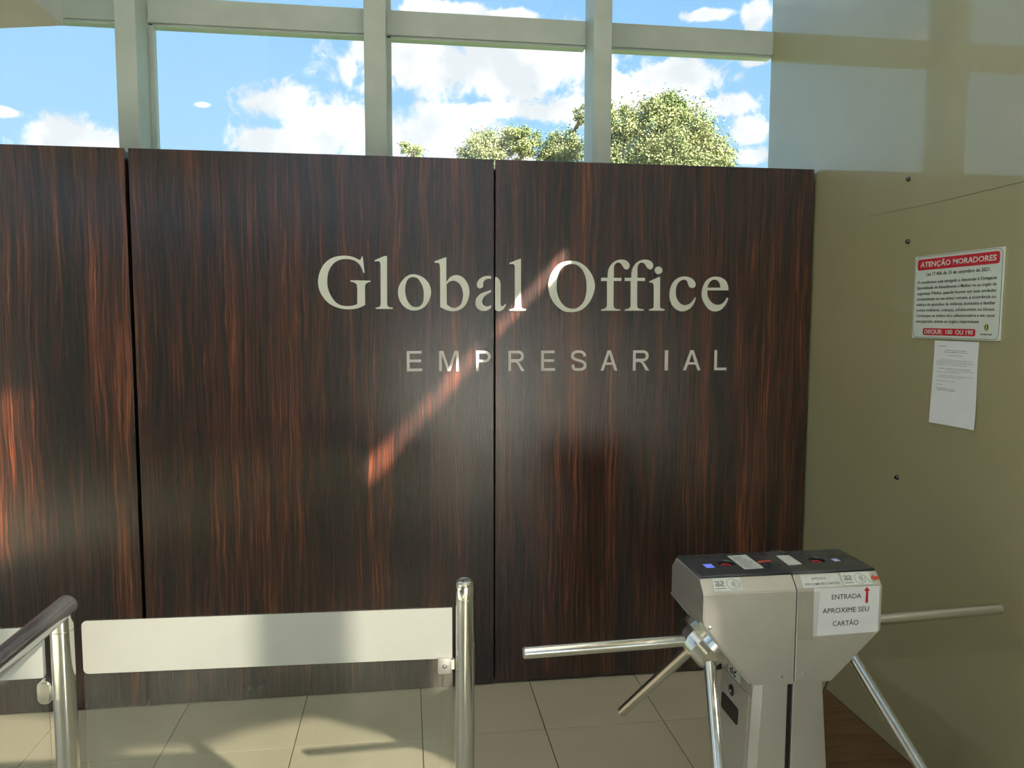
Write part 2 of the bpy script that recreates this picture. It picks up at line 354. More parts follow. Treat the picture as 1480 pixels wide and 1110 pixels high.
GLYPHS = [[[(-184.0,1909.3,1),(-179.9,1909.4,1),(-173.3,1843.5,1),(-177.2,1840.1,1),(-186.7,1865.5),(-199.4,1882.3),(-214.7,1892.5),(-232.7,1897.5),(-251.9,1898.5),(-271.2,1895.7),(-289.3,1887.7),(-304.9,1874.5),(-318.0,1853.6),(-325.6,1830.2),(-327.8,1804.2),(-325.7,1778.2),(-318.5,1754.9),(-307.3,1734.1),(-292.2,1715.9),(-274.3,1705.5),(-251.2,1701.7),(-230.5,1702.6),(-214.9,1706.3),(-205.0,1711.1,1),(-204.1,1774.0,1),(-207.1,1793.6),(-216.1,1800.0),(-232.8,1805.1,1),(-231.4,1810.3,1),(-148.6,1809.0,1),(-150.0,1804.5,1),(-164.3,1799.2),(-170.9,1791.3),(-172.4,1779.5,1),(-172.8,1707.3,1),(-189.1,1698.0),(-209.9,1691.4),(-241.0,1687.8),(-272.0,1691.1),(-300.1,1700.1),(-325.6,1715.7),(-345.6,1739.0),(-359.2,1765.0),(-365.1,1793.5),(-363.3,1819.5),(-355.2,1848.0),(-340.7,1874.1),(-319.9,1893.8),(-296.7,1905.7),(-273.6,1910.7),(-250.4,1912.0),(-229.9,1909.7),(-212.0,1904.3),(-199.2,1897.9),(-192.0,1895.4),(-187.5,1899.4)]],
[[(-130.6,1894.9,1),(-88.8,1913.2,1),(-78.9,1913.3,1),(-80.6,1717.0,1),(-78.9,1703.8),(-71.7,1698.0),(-56.5,1696.0,1),(-57.3,1690.7,1),(-129.3,1690.4,1),(-127.9,1695.7,1),(-114.8,1698.4),(-108.8,1705.0),(-107.3,1716.9,1),(-106.2,1876.9,1),(-108.7,1887.4),(-115.1,1891.2),(-129.4,1890.2,1)]],
[[(32.7,1837.8),(56.4,1832.8),(80.1,1818.5),(98.5,1794.9),(105.7,1763.1),(99.4,1733.9),(82.0,1704.6),(60.6,1689.9),(31.4,1683.9),(7.7,1689.6),(-15.9,1708.1),(-30.1,1733.1),(-34.5,1762.1),(-28.2,1791.2),(-9.6,1817.7),(11.6,1833.7)],[(28.7,1826.7),(48.4,1820.9),(64.1,1799.9),(73.2,1773.5),(74.3,1744.4),(70.1,1717.8),(58.1,1703.1),(40.8,1698.5),(23.7,1703.0),(6.7,1722.8),(-2.3,1749.1),(-3.9,1775.5),(-0.5,1799.3),(10.2,1819.2)]],
[[(121.1,1893.4,1),(168.2,1911.4,1),(171.4,1910.7,1),(170.9,1804.8,1),(183.8,1823.5),(199.9,1833.5),(218.6,1835.8),(240.0,1828.0),(258.7,1806.9),(268.6,1780.3),(269.4,1756.3),(261.2,1724.2),(245.0,1700.0),(220.8,1685.2),(196.6,1681.9),(172.5,1686.3),(144.5,1699.6,1),(144.6,1866.8,1),(142.0,1882.6),(136.2,1887.3),(122.9,1887.1,1)],[(171.7,1796.8,1),(183.7,1807.6),(202.5,1812.2),(221.2,1805.2),(235.9,1785.4),(242.5,1758.8),(239.7,1729.4),(228.9,1706.6),(204.7,1695.8),(185.9,1701.1),(172.1,1711.7,1)]],
[[(364.0,1833.3,1),(345.1,1833.9),(323.4,1827.5),(308.6,1814.0),(302.3,1796.6),(304.5,1786.0),(315.8,1780.7),(327.5,1786.2),(329.4,1799.5),(331.5,1810.2),(339.6,1818.3),(349.1,1821.6),(364.0,1821.8,1)],[(364.0,1774.4,1),(364.0,1765.0,1),(345.0,1754.2),(330.1,1740.7),(324.7,1724.5),(328.8,1711.1),(339.6,1703.7),(353.2,1703.7),(364.0,1708.6,1),(364.0,1697.9,1),(353.2,1689.8),(339.6,1684.3),(323.3,1684.3),(307.1,1692.3),(297.6,1707.0),(296.3,1721.7),(300.4,1737.8),(312.6,1752.6),(328.8,1762.1),(347.7,1768.9)],[(381.6,1830.8,1),(392.5,1826.9),(402.0,1813.6),(404.8,1797.5,1),(404.9,1716.9,1),(407.6,1706.2),(414.4,1704.8),(422.6,1710.3),(429.4,1714.9,1),(425.3,1702.2),(418.5,1692.7),(407.6,1684.6),(394.0,1682.4),(381.7,1688.5,1)]],
[[(444.1,1891.1,1),(490.4,1909.6,1),(493.7,1908.8,1),(494.6,1709.3,1),(496.6,1699.8),(503.5,1694.4),(516.7,1691.8,1),(515.9,1685.6,1),(444.5,1685.3,1),(445.3,1690.7,1),(459.6,1693.4),(466.4,1699.7),(467.7,1709.1,1),(467.3,1873.2,1),(465.1,1882.5),(459.1,1886.4),(445.4,1885.7,1)]],
[[(718.2,1903.1),(748.9,1898.1),(779.9,1879.5),(805.4,1849.9),(819.9,1817.4),(823.0,1790.2),(815.0,1754.6),(795.7,1719.0),(770.7,1694.2),(745.5,1683.2),(717.5,1679.8),(689.5,1683.0),(661.5,1699.2),(636.3,1726.3),(620.8,1758.7),(615.0,1793.9),(620.3,1829.1),(636.7,1861.6),(662.8,1888.9),(690.4,1900.1)],[(718.3,1889.6),(743.5,1885.0),(766.0,1865.8),(780.4,1836.1),(786.4,1800.8),(785.3,1765.3),(775.9,1729.8),(759.3,1707.9),(739.8,1696.8),(717.4,1695.4),(694.9,1702.1),(675.3,1718.3),(661.2,1742.7),(653.2,1769.8),(651.8,1799.6),(656.3,1834.8),(668.5,1864.7),(687.8,1882.5)]],
[[(852.4,1831.4,1),(880.6,1831.1,1),(882.3,1856.2),(887.6,1875.3),(901.5,1894.6),(919.7,1907.0),(942.3,1911.4),(962.2,1907.6),(976.6,1895.5),(979.1,1883.2),(974.1,1872.2),(965.7,1868.6),(955.6,1873.4),(946.9,1885.6),(936.9,1896.4),(924.1,1898.1),(912.9,1890.6),(908.2,1878.3),(907.6,1861.9,1),(908.1,1831.4,1),(942.9,1831.7,1),(942.3,1818.0,1),(907.7,1817.7,1),(908.3,1714.1,1),(911.3,1700.3),(919.9,1695.4),(939.9,1692.8,1),(938.6,1687.2,1),(853.4,1686.9,1),(854.2,1692.4,1),(870.3,1696.0),(878.1,1702.9),(879.9,1716.7,1),(878.5,1817.4,1),(851.7,1817.2,1)]],
[[(959.4,1832.4,1),(987.9,1832.1,1),(989.5,1857.3),(994.9,1876.6),(1008.8,1895.9),(1027.1,1908.4),(1049.9,1912.8),(1070.0,1909.0),(1084.5,1896.8),(1087.1,1884.5),(1082.1,1873.5),(1073.6,1869.8),(1063.5,1874.6),(1054.6,1886.8),(1044.4,1897.7),(1031.5,1899.4),(1020.3,1891.9),(1015.6,1879.5),(1015.0,1863.1,1),(1015.6,1832.4,1),(1050.7,1832.7,1),(1050.1,1819.0,1),(1015.2,1818.7,1),(1016.1,1714.6,1),(1019.2,1700.8),(1027.9,1695.9),(1048.1,1693.2,1),(1046.7,1687.7,1),(960.8,1687.3,1),(961.6,1692.8,1),(977.8,1696.5),(985.7,1703.4),(987.5,1717.2,1),(985.8,1818.4,1),(958.8,1818.2,1)]],
[[(1070.8,1817.0,1),(1115.0,1837.2,1),(1119.9,1836.7,1),(1121.8,1713.8,1),(1123.4,1701.3),(1130.8,1697.2),(1143.8,1694.4,1),(1143.4,1688.1,1),(1073.2,1687.8,1),(1074.0,1694.1,1),(1086.0,1697.0),(1093.1,1702.5),(1093.8,1713.6,1),(1092.2,1795.1,1),(1089.7,1806.1),(1082.4,1811.6),(1071.8,1812.9,1)],[(1129.7,1866.6),(1127.5,1858.3),(1121.3,1852.2),(1112.7,1849.9),(1104.1,1852.0),(1097.6,1858.0),(1095.2,1866.2),(1097.3,1874.4),(1103.5,1880.6),(1112.1,1882.9),(1120.8,1880.8),(1127.2,1874.8)]],
[[(1233.3,1840.6),(1256.6,1836.7),(1274.4,1825.8),(1284.9,1810.6),(1283.8,1796.7),(1272.3,1789.7),(1259.1,1793.7),(1251.5,1806.2),(1246.8,1820.0),(1236.5,1826.3),(1224.9,1825.3),(1207.7,1815.5),(1196.5,1796.0),(1193.6,1771.0),(1197.6,1746.1),(1209.6,1726.7),(1224.4,1715.7),(1239.1,1713.0),(1259.4,1718.6),(1273.7,1731.2),(1285.0,1748.0,1),(1288.5,1746.7,1),(1282.6,1727.1),(1265.6,1701.9),(1245.4,1689.3),(1225.1,1685.0),(1201.7,1691.9),(1180.9,1709.9),(1168.8,1734.8),(1165.8,1765.3),(1171.9,1795.8),(1187.3,1820.8),(1210.1,1836.2)]],
[[(1382.4,1841.3),(1406.0,1836.8),(1427.1,1823.0),(1438.0,1800.8),(1440.7,1780.7,1),(1340.5,1779.9,1),(1343.4,1755.4),(1355.8,1733.1),(1373.8,1719.2),(1391.6,1715.1),(1412.2,1719.4),(1425.2,1730.7),(1436.5,1748.1,1),(1441.0,1746.2,1),(1432.8,1722.3),(1415.7,1699.8),(1398.2,1688.5),(1377.6,1685.6),(1353.8,1693.9),(1332.7,1716.2),(1318.8,1744.1),(1316.1,1769.1),(1321.8,1797.0),(1335.9,1822.2),(1358.9,1837.7)],[(1341.0,1791.6,1),(1346.5,1808.4),(1357.9,1822.4),(1372.4,1828.1),(1388.7,1824.1),(1400.9,1808.8),(1404.3,1792.1,1)]]]

XR, YW = 1.852, .466          # right wall plane, front face of the window rail
WM = plane_matrix((0, 0, 0), (1, 0, 0), (0, 0, 1))          # local x -> X, local y -> Z, facing the room (-Y)
def struct(name, bm, m_, **k):
    o = obj(name, bm, m_, **k); o['kind'] = 'structure'; return o

# ------------------------------------------------------------------ floor: every tile its own slab over dark bedding
floor = struct('floor', bx(-5.2, 2.0, -7.2, .6, -.12, -.006), M_grout)
PX, PY, T = .048, -.404, .4935
tile_me = None
def piece(name, x0, x1, y0, y1, z1, m_, th=.012, bev=.0012):
    return obj(name, box(B(), x0, x1, y0, y1, z1-th, z1, bev, 1), m_, floor)
PLX = 1.522
for i in range(-11, 4):
    for j in range(-14, 2):
        x0, y0 = PX + i*T, PY + j*T
        x1, y1 = min(x0+T, PLX), min(y0+T, .58)
        x0 = max(x0, -5.15); y0 = max(y0, -7.1)
        if x1-x0 < .03 or y1-y0 < .03: continue
        full = abs(x1-x0-T) < 1e-4 and abs(y1-y0-T) < 1e-4
        if full and tile_me is not None:
            o = bpy.data.objects.new('tile', tile_me); COL.objects.link(o); o.parent = floor; o.location = (x0, y0, 0)
            continue
        g = .0019
        b_ = box(B(), g, x1-x0-g, g, y1-y0-g, -.012, 0, .0004, 1)
        o = obj('tile', b_, M_tile, floor); o.location = (x0, y0, 0)
        if full: tile_me = o.data
yy = .58; k = 0
for y0 in [-.265+.17*3, -.265+.17*2, -.265+.17, -.265] + [-.434-.17*q for q in range(0, 39)]:
    y0 = max(y0, -7.1); y1 = yy; yy = y0
    if y1-y0 < .02: continue
    o = obj('plank', box(B(), PLX+.003, XR-.002, y0+.0018, y1-.0018, -.012, -.001, .0015, 1), M_plank, floor)

# ------------------------------------------------------------------ walls; side openings added, shaped to cast the wanted sun patches
def on_side(x, y, z):
    t_ = (XR-x)/.98; return (y-1.15*t_, z+t_)
open_A = [(-2.58, 1.60), (-2.60, 1.90), (-2.82, 2.29), (-3.21, 2.57), (-3.45, 2.70), (-3.82, 3.02), (-3.82, 1.60)]
open_B = [(-4.06, 2.75), (-4.06, 3.22), (-3.88, 3.32), (-4.16, 3.64), (-4.70, 3.95), (-4.70, 3.10)]
open_G = [(-6.9, .05), (-4.9, .05), (-4.9, 2.0), (-6.9, 2.0)]
open_D = [(-2.43, 3.12), (-2.37, 2.985), (-1.80, 3.045), (-1.80, 3.145)]
open_F = [(-1.74, 3.055), (-1.74, 3.14), (-1.37, 3.165), (-1.35, 3.07)]
open_E = [(-3.95, 4.14), (-3.95, 4.78), (-4.22, 5.0), (-4.22, 4.3)]
side_M = Matrix(((0, 0, 1, XR+.01), (1, 0, 0, 0), (0, 1, 0, 0), (0, 0, 0, 1)))
b_ = filled([[(-7.2, 0), (.488, 0), (.488, 5.6), (-7.2, 5.6)], open_A, open_B, open_D, open_F, open_E, open_G], .02, side_M)
wall_right = struct('wall_right', b_, M_wall)
door_hole = [(-.1, .0), (1.75, .0), (1.75, 2.35), (-.1, 2.35)]
win_hole = [(-4.8, 2.7), (1.6, 2.7), (1.6, 4.7), (-4.8, 4.7)]
back_M = Matrix(((1, 0, 0, 0), (0, 0, 1, -7.1), (0, 1, 0, 0), (0, 0, 0, 1)))
struct('wall_back', filled([[(-5.2, 0), (1.85, 0), (1.85, 5.6), (-5.2, 5.6)], [(x, z+.001) for x, z in door_hole], win_hole], .12, back_M), M_white)
left_M = Matrix(((0, 0, 1, -5.1), (1, 0, 0, 0), (0, 1, 0, 0), (0, 0, 0, 1)))
struct('wall_left', filled([[(-7.04, 0), (.6, 0), (.6, 5.6), (-7.04, 5.6)], [(-6.5, .25), (.1, .25), (.1, 4.6), (-6.5, 4.6)]], .12, left_M), M_white)
struct('wall_front', bx(-5.04, XR, .40, .60, 0, 2.05), M_white)
side_panes = empty('sun_dimmer_panes', (0, 0, 0)); side_panes['kind'] = 'structure'  # unseen panes added to weaken the sun through the shaped openings
for pts_, m_ in ((open_A, M_tint), (open_B, M_tint), (open_E, M_tint_pale)):
    obj('sun_dimmer_pane', filled([pts_], .006, Matrix(((0, 0, 1, XR+.010), (1, 0, 0, 0), (0, 1, 0, 0), (0, 0, 0, 1)))), m_, side_panes)
struct('ceiling', bx(-5.2, 2.0, -7.2, .7, 5.6, 5.75), M_ceil)
# unseen glazing added for daylight, and the doorway behind the camera
def grid_window(name, ax, pos, u0, u1, v0, v1, us, vs, t_=.07, d_=.10):
    e_ = empty(name, (0, 0, 0)); e_['kind'] = 'structure'
    def q(ua, ub, va, vb, w0, w1): return bx(w0, w1, ua, ub, va, vb) if ax == 'x' else bx(ua, ub, w0, w1, va, vb)
    for u in us: obj('mullion', q(u-t_/2, u+t_/2, v0, v1, pos-d_/2, pos+d_/2), M_frame, e_)
    for v in vs:
        for a, b2 in zip(us, us[1:]): obj('rail', q(a+t_/2, b2-t_/2, v-t_/2, v+t_/2, pos-d_/2*.8, pos+d_/2*.8), M_frame, e_)
    for a, b2 in zip(us, us[1:]):
        for c, d2 in zip(vs, vs[1:]): obj('glass_pane', q(a+t_/2, b2-t_/2, c+t_/2, d2-t_/2, pos-.004, pos+.004), M_glass, e_)
    return e_
grid_window('added_fill_window', 'x', -5.1, -6.5, .1, .25, 4.6, [-6.465, -5.2, -3.9, -2.6, -1.3, .065], [.285, 2.4, 4.565])  # left glazing added so skylight reaches the olive wall
grid_window('window_3', 'y', -7.1, -4.8, 1.6, 2.7, 4.7, [-4.765, -3.2, -1.6, 0, 1.565], [2.735, 4.665])  # high back window, enlarged so its sky hazes the veneer
grid_window('added_sun_window', 'x', XR+.01, -6.9, -4.9, .05, 2.0, [-6.865, -5.9, -4.935], [.085, 1.965])  # opening added to sunlight the floor behind the camera
grid_window('door_1', 'y', -7.1, -.1, 1.75, 0, 2.35, [-.065, .825, 1.715], [.05, 2.315])

# the high window over the panelling
win = empty('window_1', (0, 0, 0)); win['kind'] = 'structure'
MUL = [(-1.238, -1.150), (-.179, -.081), (.883, .971), (-2.30, -2.21), (-3.36, -3.27), (-4.42, -4.33)]
edges = sorted(MUL)
for x0, x1 in MUL:
    o = obj('mullion', bx(x0, x1, .31, .475, 2.05, 5.6, bev=.003), M_frame, win)
    mo = obj('glazing_bead', bx(x0+.006, x1+.022 if x1 < 0 else x1-.006, .476, .52, 2.05, 5.6, bev=.003), M_frame, o)
cells = []
xs_ = [-5.04] + [v for e_ in edges for v in e_] + [XR]
for a, c in zip(xs_[::2], xs_[1::2]): cells.append((a, c))
for (a, c) in cells:
    for zb, zt_ in ((2.05, 2.11), (2.984, 3.098), (4.05, 4.165), (5.53, 5.6)):
        r_ = obj('rail', bx(a, c, YW, .56, zb, zt_, bev=.003), M_frame, win)
        if zb in (2.984, 4.05): obj('glazing_bead', bx(a+.001, c-.001, .476, .535, zb-.012, zb, bev=.002), M_frame, r_)
    for zb, zt_ in ((2.111, 2.971), (3.099, 4.037), (4.166, 5.529)):
        obj('glass_pane', bx(a+.002, c-.002, .475, .481, zb, zt_), M_glass, win)
struct('trim_1', bx(-5.04, XR-.001, .33, .429, 2.03, 2.05, bev=.004), M_frame)   # sill board

# boxed soffit at the top left
sf = bmesh.new()
prof = [(-.143, 2.74), (-.143, 2.782), (-.60, 4.9), (-3.4, 4.9), (-3.4, 2.74)]
A_ = [sf.verts.new((-1.262, y, z)) for y, z in prof]; C_ = [sf.verts.new((-2.40, y+(.29 if i < 3 else 0), z)) for i, (y, z) in enumerate(prof)]
sf.faces.new(A_); sf.faces.new(C_[::-1])
for i in range(5): sf.faces.new((A_[i], C_[i], C_[(i+1) % 5], A_[(i+1) % 5]))
struct('trim_2', sf, M_soffit)

# unseen ceiling fill lights, added to brighten the hall
ROWN = {-1.6: 'nearest the window wall', -3.2: 'second from the window wall', -4.8: 'third from the window wall', -6.3: 'nearest the back wall'}
for x in (-3.6, -1.2, .9):
    for y in (-1.6, -3.2, -4.8, -6.3):
        if x == -3.6 and y == -6.3: continue
        e_ = empty('added_fill_light', (x, y, 5.6), None, 'lamp', 'added flat fill lights')
        e_['label'] = 'added flat fill light in the %s row, %s' % ({-3.6: 'left', -1.2: 'middle', .9: 'right'}[x], ROWN[y])
        obj('frame', filled([rrect(-.63, -.33, .63, .33, 0), rrect(-.60, -.30, .60, .30, 0)], .05, Matrix.Translation((x, y, 5.574))), M_lightframe, e_)
        obj('diffuser', bx(x-.599, x+.599, y-.299, y+.299, 5.57, 5.585), M_fill_light, e_)

# ------------------------------------------------------------------ dark veneer panels
ZT = 2.328
def wood_panel(x0, x1, label, z0=.004):
    e_ = empty('wood_panel', ((x0+x1)/2, .02, 0), label, 'wall panel', 'striped ebony veneer panels')
    obj('veneer_face', bx(x0, x1, 0, .022, z0, ZT, bev=.0015), M_wood, e_)
    obj('backing_frame', bx(x0+.004, x1-.004, .0221, .075, z0, ZT-.006), M_wood_edge, e_)
    return e_
wood_panel(-3.0, -1.1145, 'striped dark veneer wall panel at far left, lit by a patch of sun', .004)
wood_panel(-1.0995, .3765, 'wide middle veneer wall panel carrying the start of the metal lettering')
wood_panel(.3835, 1.837, 'right veneer wall panel ending at the olive wall, behind the turnstile', .010)
struct('gap_light_stop', bx(-3.0, 1.8515, .0755, .10, 0, 2.30), M_wood_edge)  # dark sheet added to stop light leaking through the panel gaps

# ------------------------------------------------------------------ lettering
def smooth_closed(c, n=6):
    """closed outline: corners stay sharp, the rest is a Catmull-Rom curve"""
    out = []; N = len(c)
    for i in range(N):
        p0, p1, p2, p3 = c[i-1], c[i], c[(i+1) % N], c[(i+2) % N]
        k1, k2 = len(p1) > 2, len(p2) > 2
        P = [Vector(q[:2]) for q in (p0, p1, p2, p3)]
        if k1 and k2: out.append(P[1]); continue
        if k1: P[0] = P[1] - (P[2]-P[1])*.6
        if k2: P[3] = P[2] + (P[2]-P[1])*.6
        def tj(a, b_): return max((a-b_).length, 1e-6)**.5
        t0 = 0; t1 = t0+tj(P[0], P[1]); t2 = t1+tj(P[1], P[2]); t3 = t2+tj(P[2], P[3])
        for s in range(n):
            t_ = t1+(t2-t1)*s/n
            a1 = P[0]*((t1-t_)/(t1-t0))+P[1]*((t_-t0)/(t1-t0)); a2 = P[1]*((t2-t_)/(t2-t1))+P[2]*((t_-t1)/(t2-t1)); a3 = P[2]*((t3-t_)/(t3-t2))+P[3]*((t_-t2)/(t3-t2))
            b1 = a1*((t2-t_)/(t2-t0))+a2*((t_-t0)/(t2-t0)); b2 = a2*((t3-t_)/(t3-t1))+a3*((t_-t1)/(t3-t1))
            out.append(b1*((t2-t_)/(t2-t1))+b2*((t_-t1)/(t2-t1)))
    return [(v.x/1000, v.y/1000) for v in out]
sign = empty('wall_lettering', (.54, 0, 1.69), 'large pale metal serif letters reading Global Office on the dark veneer', 'sign')
for gl in GLYPHS:
    obj('letter', filled([smooth_closed(c) for c in gl], .006, plane_matrix((0, -.003, 0), (1, 0, 0), (0, 0, 1))), M_satin, sign)
sub = empty('wall_lettering', (.72, 0, 1.42), 'small spaced capitals reading EMPRESARIAL below the big serif letters', 'sign')
EMP = [('E', 0.0003, 0.0653), ('M', 0.1384, 0.2224), ('P', 0.2986, 0.3621), ('R', 0.4398, 0.5118), ('E', 0.5857, 0.6477), ('S', 0.7194, 0.7883), ('A', 0.8545, 0.9305), ('R', 1.0026, 1.0776), ('I', 1.1502, 1.1647), ('A', 1.2362, 1.3179), ('L', 1.3836, 1.4414)]
def sans(c, w, h, t):
    """plain grotesque capitals drawn as outlines, stroke t"""
    def half(cx, cy, rx, ry, a0, a1, n=12): return [(cx+rx*math.cos(math.radians(a0+(a1-a0)*i/n)), cy+ry*math.sin(math.radians(a0+(a1-a0)*i/n))) for i in range(n+1)]
    if c == 'I': return [[(0, 0), (w, 0), (w, h), (0, h)]]
    if c == 'L': return [[(0, 0), (w, 0), (w, t), (t, t), (t, h), (0, h)]]
    if c == 'E': return [[(0, 0), (w, 0), (w, t), (t, t), (t, h*.5-t*.42), (w*.93, h*.5-t*.42), (w*.93, h*.5+t*.55), (t, h*.5+t*.55), (t, h-t), (w*.97, h-t), (w*.97, h), (0, h)]]
    if c == 'M': return [[(0, 0), (t*.95, 0), (t*.95, h*.84), (w*.5-t*.5, 0), (w*.5+t*.5, 0), (w-t*.95, h*.84), (w-t*.95, 0), (w, 0), (w, h), (w-t*1.5, h), (w*.5, h*.2), (t*1.5, h), (0, h)]]
    if c == 'A': return [[(0, 0), (t*1.1, 0), (w*.5-w*.17-t*.35+t*.0, h*.29), (w*.5+w*.17+t*.35, h*.29), (w-t*1.1, 0), (w, 0), (w*.5+t*.6, h), (w*.5-t*.6, h)], [(w*.5-w*.17, h*.29+t*.85), (w*.5, h*.87), (w*.5+w*.17, h*.29+t*.85)]]
    if c in 'PR':
        zm = h*.44 if c == 'P' else h*.47; r = (h-zm)/2; xc = w-r*.98-(w*.05 if c == 'R' else 0)
        out = [(0, 0), (t, 0), (t, zm-t*.1)]
        if c == 'R': out = [(0, 0), (t, 0), (t, zm-t*.35), (w*.42, zm-t*.35), (w*.56, zm-t*.9), (w-t*1.25, 0), (w, 0), (w*.72, h*.34), (w*.60, zm-t*.1)]
        out = out + half(xc, zm-t*.1+(h-zm+t*.1)/2, r*.98, (h-zm+t*.1)/2, -90 if c == 'P' else -75, 90) + [(0, h)]
        cy = (zm+t*.85+h-t)/2; ry = (h-t-zm-t*.85)/2
        return [out, [(t, zm+t*.85)] + half(xc, cy, r*.98-t, ry, -90, 90) + [(t, h-t)]]
    if c == 'S':
        mid = [(w*.04+t*.5, h*.30), (w*.12+t*.3, h*.13), (w*.32, h*.065), (w*.5, h*.06), (w*.72, h*.07), (w*.88, h*.15), (w*.93, h*.26), (w*.88, h*.38), (w*.72, h*.46), (w*.5, h*.51), (w*.28, h*.565), (w*.13, h*.64), (w*.10, h*.75), (w*.16, h*.87), (w*.33, h*.935), (w*.5, h*.945), (w*.68, h*.93), (w*.84, h*.85), (w*.90, h*.71)]
        V = [Vector(q) for q in mid]; fine_ = []
        for i in range(len(V)-1):
            p0, p1, p2, p3 = V[max(i-1, 0)], V[i], V[i+1], V[min(i+2, len(V)-1)]
            for k in range(4):
                u = k/4; fine_.append(.5*((2*p1)+(p2-p0)*u+(2*p0-5*p1+4*p2-p3)*u*u+(3*p1-p0-3*p2+p3)*u**3))
        fine_.append(V[-1]); L_, R_ = [], []
        for i, p_ in enumerate(fine_):
            d = (fine_[min(i+1, len(fine_)-1)]-fine_[max(i-1, 0)]).normalized(); n_ = Vector((-d.y, d.x))*t*.5
            L_.append(tuple(p_+n_)); R_.append(tuple(p_-n_))
        return [L_+R_[::-1]]
for ch_, x0, x1 in EMP:
    t_ = x0/1.44; zb = 1.424 - .005*t_; zt_ = 1.5115 - .0008*t_
    b_ = filled(sans(ch_, x1-x0, zt_-zb, .0118), .005, plane_matrix((x0, -.0025, zb), (1, 0, 0), (0, 0, 1)))
    obj('letter', b_, M_letter_pale, sub)

# ------------------------------------------------------------------ right wall fittings
RM = plane_matrix((XR, 0, 0), (0, -1, 0), (0, 0, 1))      # local x -> -Y, local y -> Z, facing -X
for (y, z), lb in zip(((-.65, 2.17), (-.6626, 1.94), (-.6615, 1.05), (-.6583, .1406)),
                      ('round steel wall bolt topmost of the column, near the top of the olive wall', 'round steel wall bolt just above and left of the red and white notice',
                       'round steel wall bolt halfway down the bare olive wall', 'round steel wall bolt low down behind the hanging turnstile arm')):
    e_ = empty('wall_bolt', (XR, y, z), lb, 'bolt', 'bolts in the olive wall')
    obj('head', lathe(B(), (XR, y, z), (-1, 0, 0), [(0, .0095), (.004, .0095), (.008, .0068), (.009, .002)], 16), M_bolt, e_, 30)
    obj('socket', lathe(B(), (XR-.0082, y+.0030, z-.001), (-1, 0, 0), [(0, .0040), (.0012, .0040)], 12), M_black, e_)
# hairline seam
pts = [(-.332, 2.069), (-.45, 2.066), (-.757, 2.0615), (-1.0, 2.0645), (-1.25, 2.068)]
b_ = B()
for k in range(0, 40):
    s = k/39*(len(pts)-1); i = min(int(s), len(pts)-2); f = s-i
    y = pts[i][0]*(1-f)+pts[i+1][0]*f; z = pts[i][1]*(1-f)+pts[i+1][1]*f + .0006*math.sin(k*1.7)
    if k: 
        h_ = .0001+.0006*(k/39)
        prism(b_, [(py, pz-ph), (y, z-h_), (y, z+h_), (py, pz+ph)], 'x', XR-.0006, XR+.001)
    py, pz, ph = y, z, .0001+.0006*(k/39)
struct('trim_4', b_, M_wood_edge)

def rtext(parent, s, ya, yb, zb, zt_, m_, name='lettering', bold=0., off=.0066, res=2, italic=0.):
    h_ = zt_-zb
    b_ = text_bm(s, Matrix(), height=h_, width=abs(yb-ya), bold=bold, depth=.0003, res=res)
    ya_ = -ya
    for v in b_.verts: v.co.x += ya_ ; v.co.y += zb
    bmesh.ops.transform(b_, matrix=plane_matrix((XR-off, 0, 0), (0, -1, 0), (0, 0, 1)), verts=b_.verts)
    return obj(name, b_, m_, parent)
def rflat(parent, name, contours, m_, off, th=.0006):
    return obj(name, filled(contours, th, plane_matrix((XR-off, 0, 0), (0, -1, 0), (0, 0, 1))), m_, parent)
sg = empty('notice_board', (XR, -.925, 1.585), 'white notice board with red bands headed ATENÇÃO MORADORES on olive wall', 'sign')
rflat(sg, 'board', [rrect(.7155, 1.5845, 1.1365, 1.8785, .002)], M_signw, .003, .006)
rflat(sg, 'outline', [rrect(.7185, 1.5875, 1.1335, 1.8755, .022), rrect(.7197, 1.5887, 1.1323, 1.8743, .021)], M_ink, .0062)
rflat(sg, 'header_band', [rrect(.731, 1.828, 1.121, 1.867, .010)], M_red, .0063)
rtext(sg, 'ATENÇÃO MORADORES', -.746, -1.107, 1.8385, 1.856, M_signw, bold=.018)
rtext(sg, 'Lei 17.406 de 15 de setembro de 2021.', -.7815, -1.087, 1.8065, 1.8185, M_ink, bold=.006)
LINES = ['O condômino está obrigado a denunciar à Delegacia', 'Especializada de Atendimento à Mulher ou ao órgão de', 'segurança Pública, quando houver em suas unidades',
         'condominiais ou nas áreas comuns, a ocorrência ou', 'indícios de episódios de violência doméstica e familiar', 'contra mulheres, crianças, adolescentes ou idosos.',
         'Comunique ao síndico e/ou administradora e em casos', 'emergenciais, acione os órgãos responsáveis.']
for i, s in enumerate(LINES):
    zb = 1.7795-.0199*i
    rtext(sg, s, -.735, -1.049 if i == 7 else -1.113, zb, zb+.0105, M_ink, bold=.004, res=2)
rflat(sg, 'footer_band', [rrect(.7755, 1.596, 1.033, 1.6205, .007)], M_red, .0063)
rtext(sg, 'DISQUE:  180  OU 190', -.785, -1.0225, 1.6015, 1.6155, M_signw, bold=.012, res=3)
rtext(sg, 'ICONE VALE', -1.0565, -1.106, 1.6015, 1.606, M_ink, bold=.02, res=1)
def ell(cx, cz, rx, rz, n=16): return [(cx+rx*math.cos(2*PI*i/n), cz+rz*math.sin(2*PI*i/n)) for i in range(n)]
rflat(sg, 'emblem', [ell(1.080, 1.6262, .0085, .0105)], M_ink, .0063, .0006)
rflat(sg, 'emblem', [[(1.080, 1.612), (1.0835, 1.622), (1.0825, 1.632), (1.080, 1.641), (1.0775, 1.632), (1.0765, 1.622)]], M_yellow, .0067, .0006)
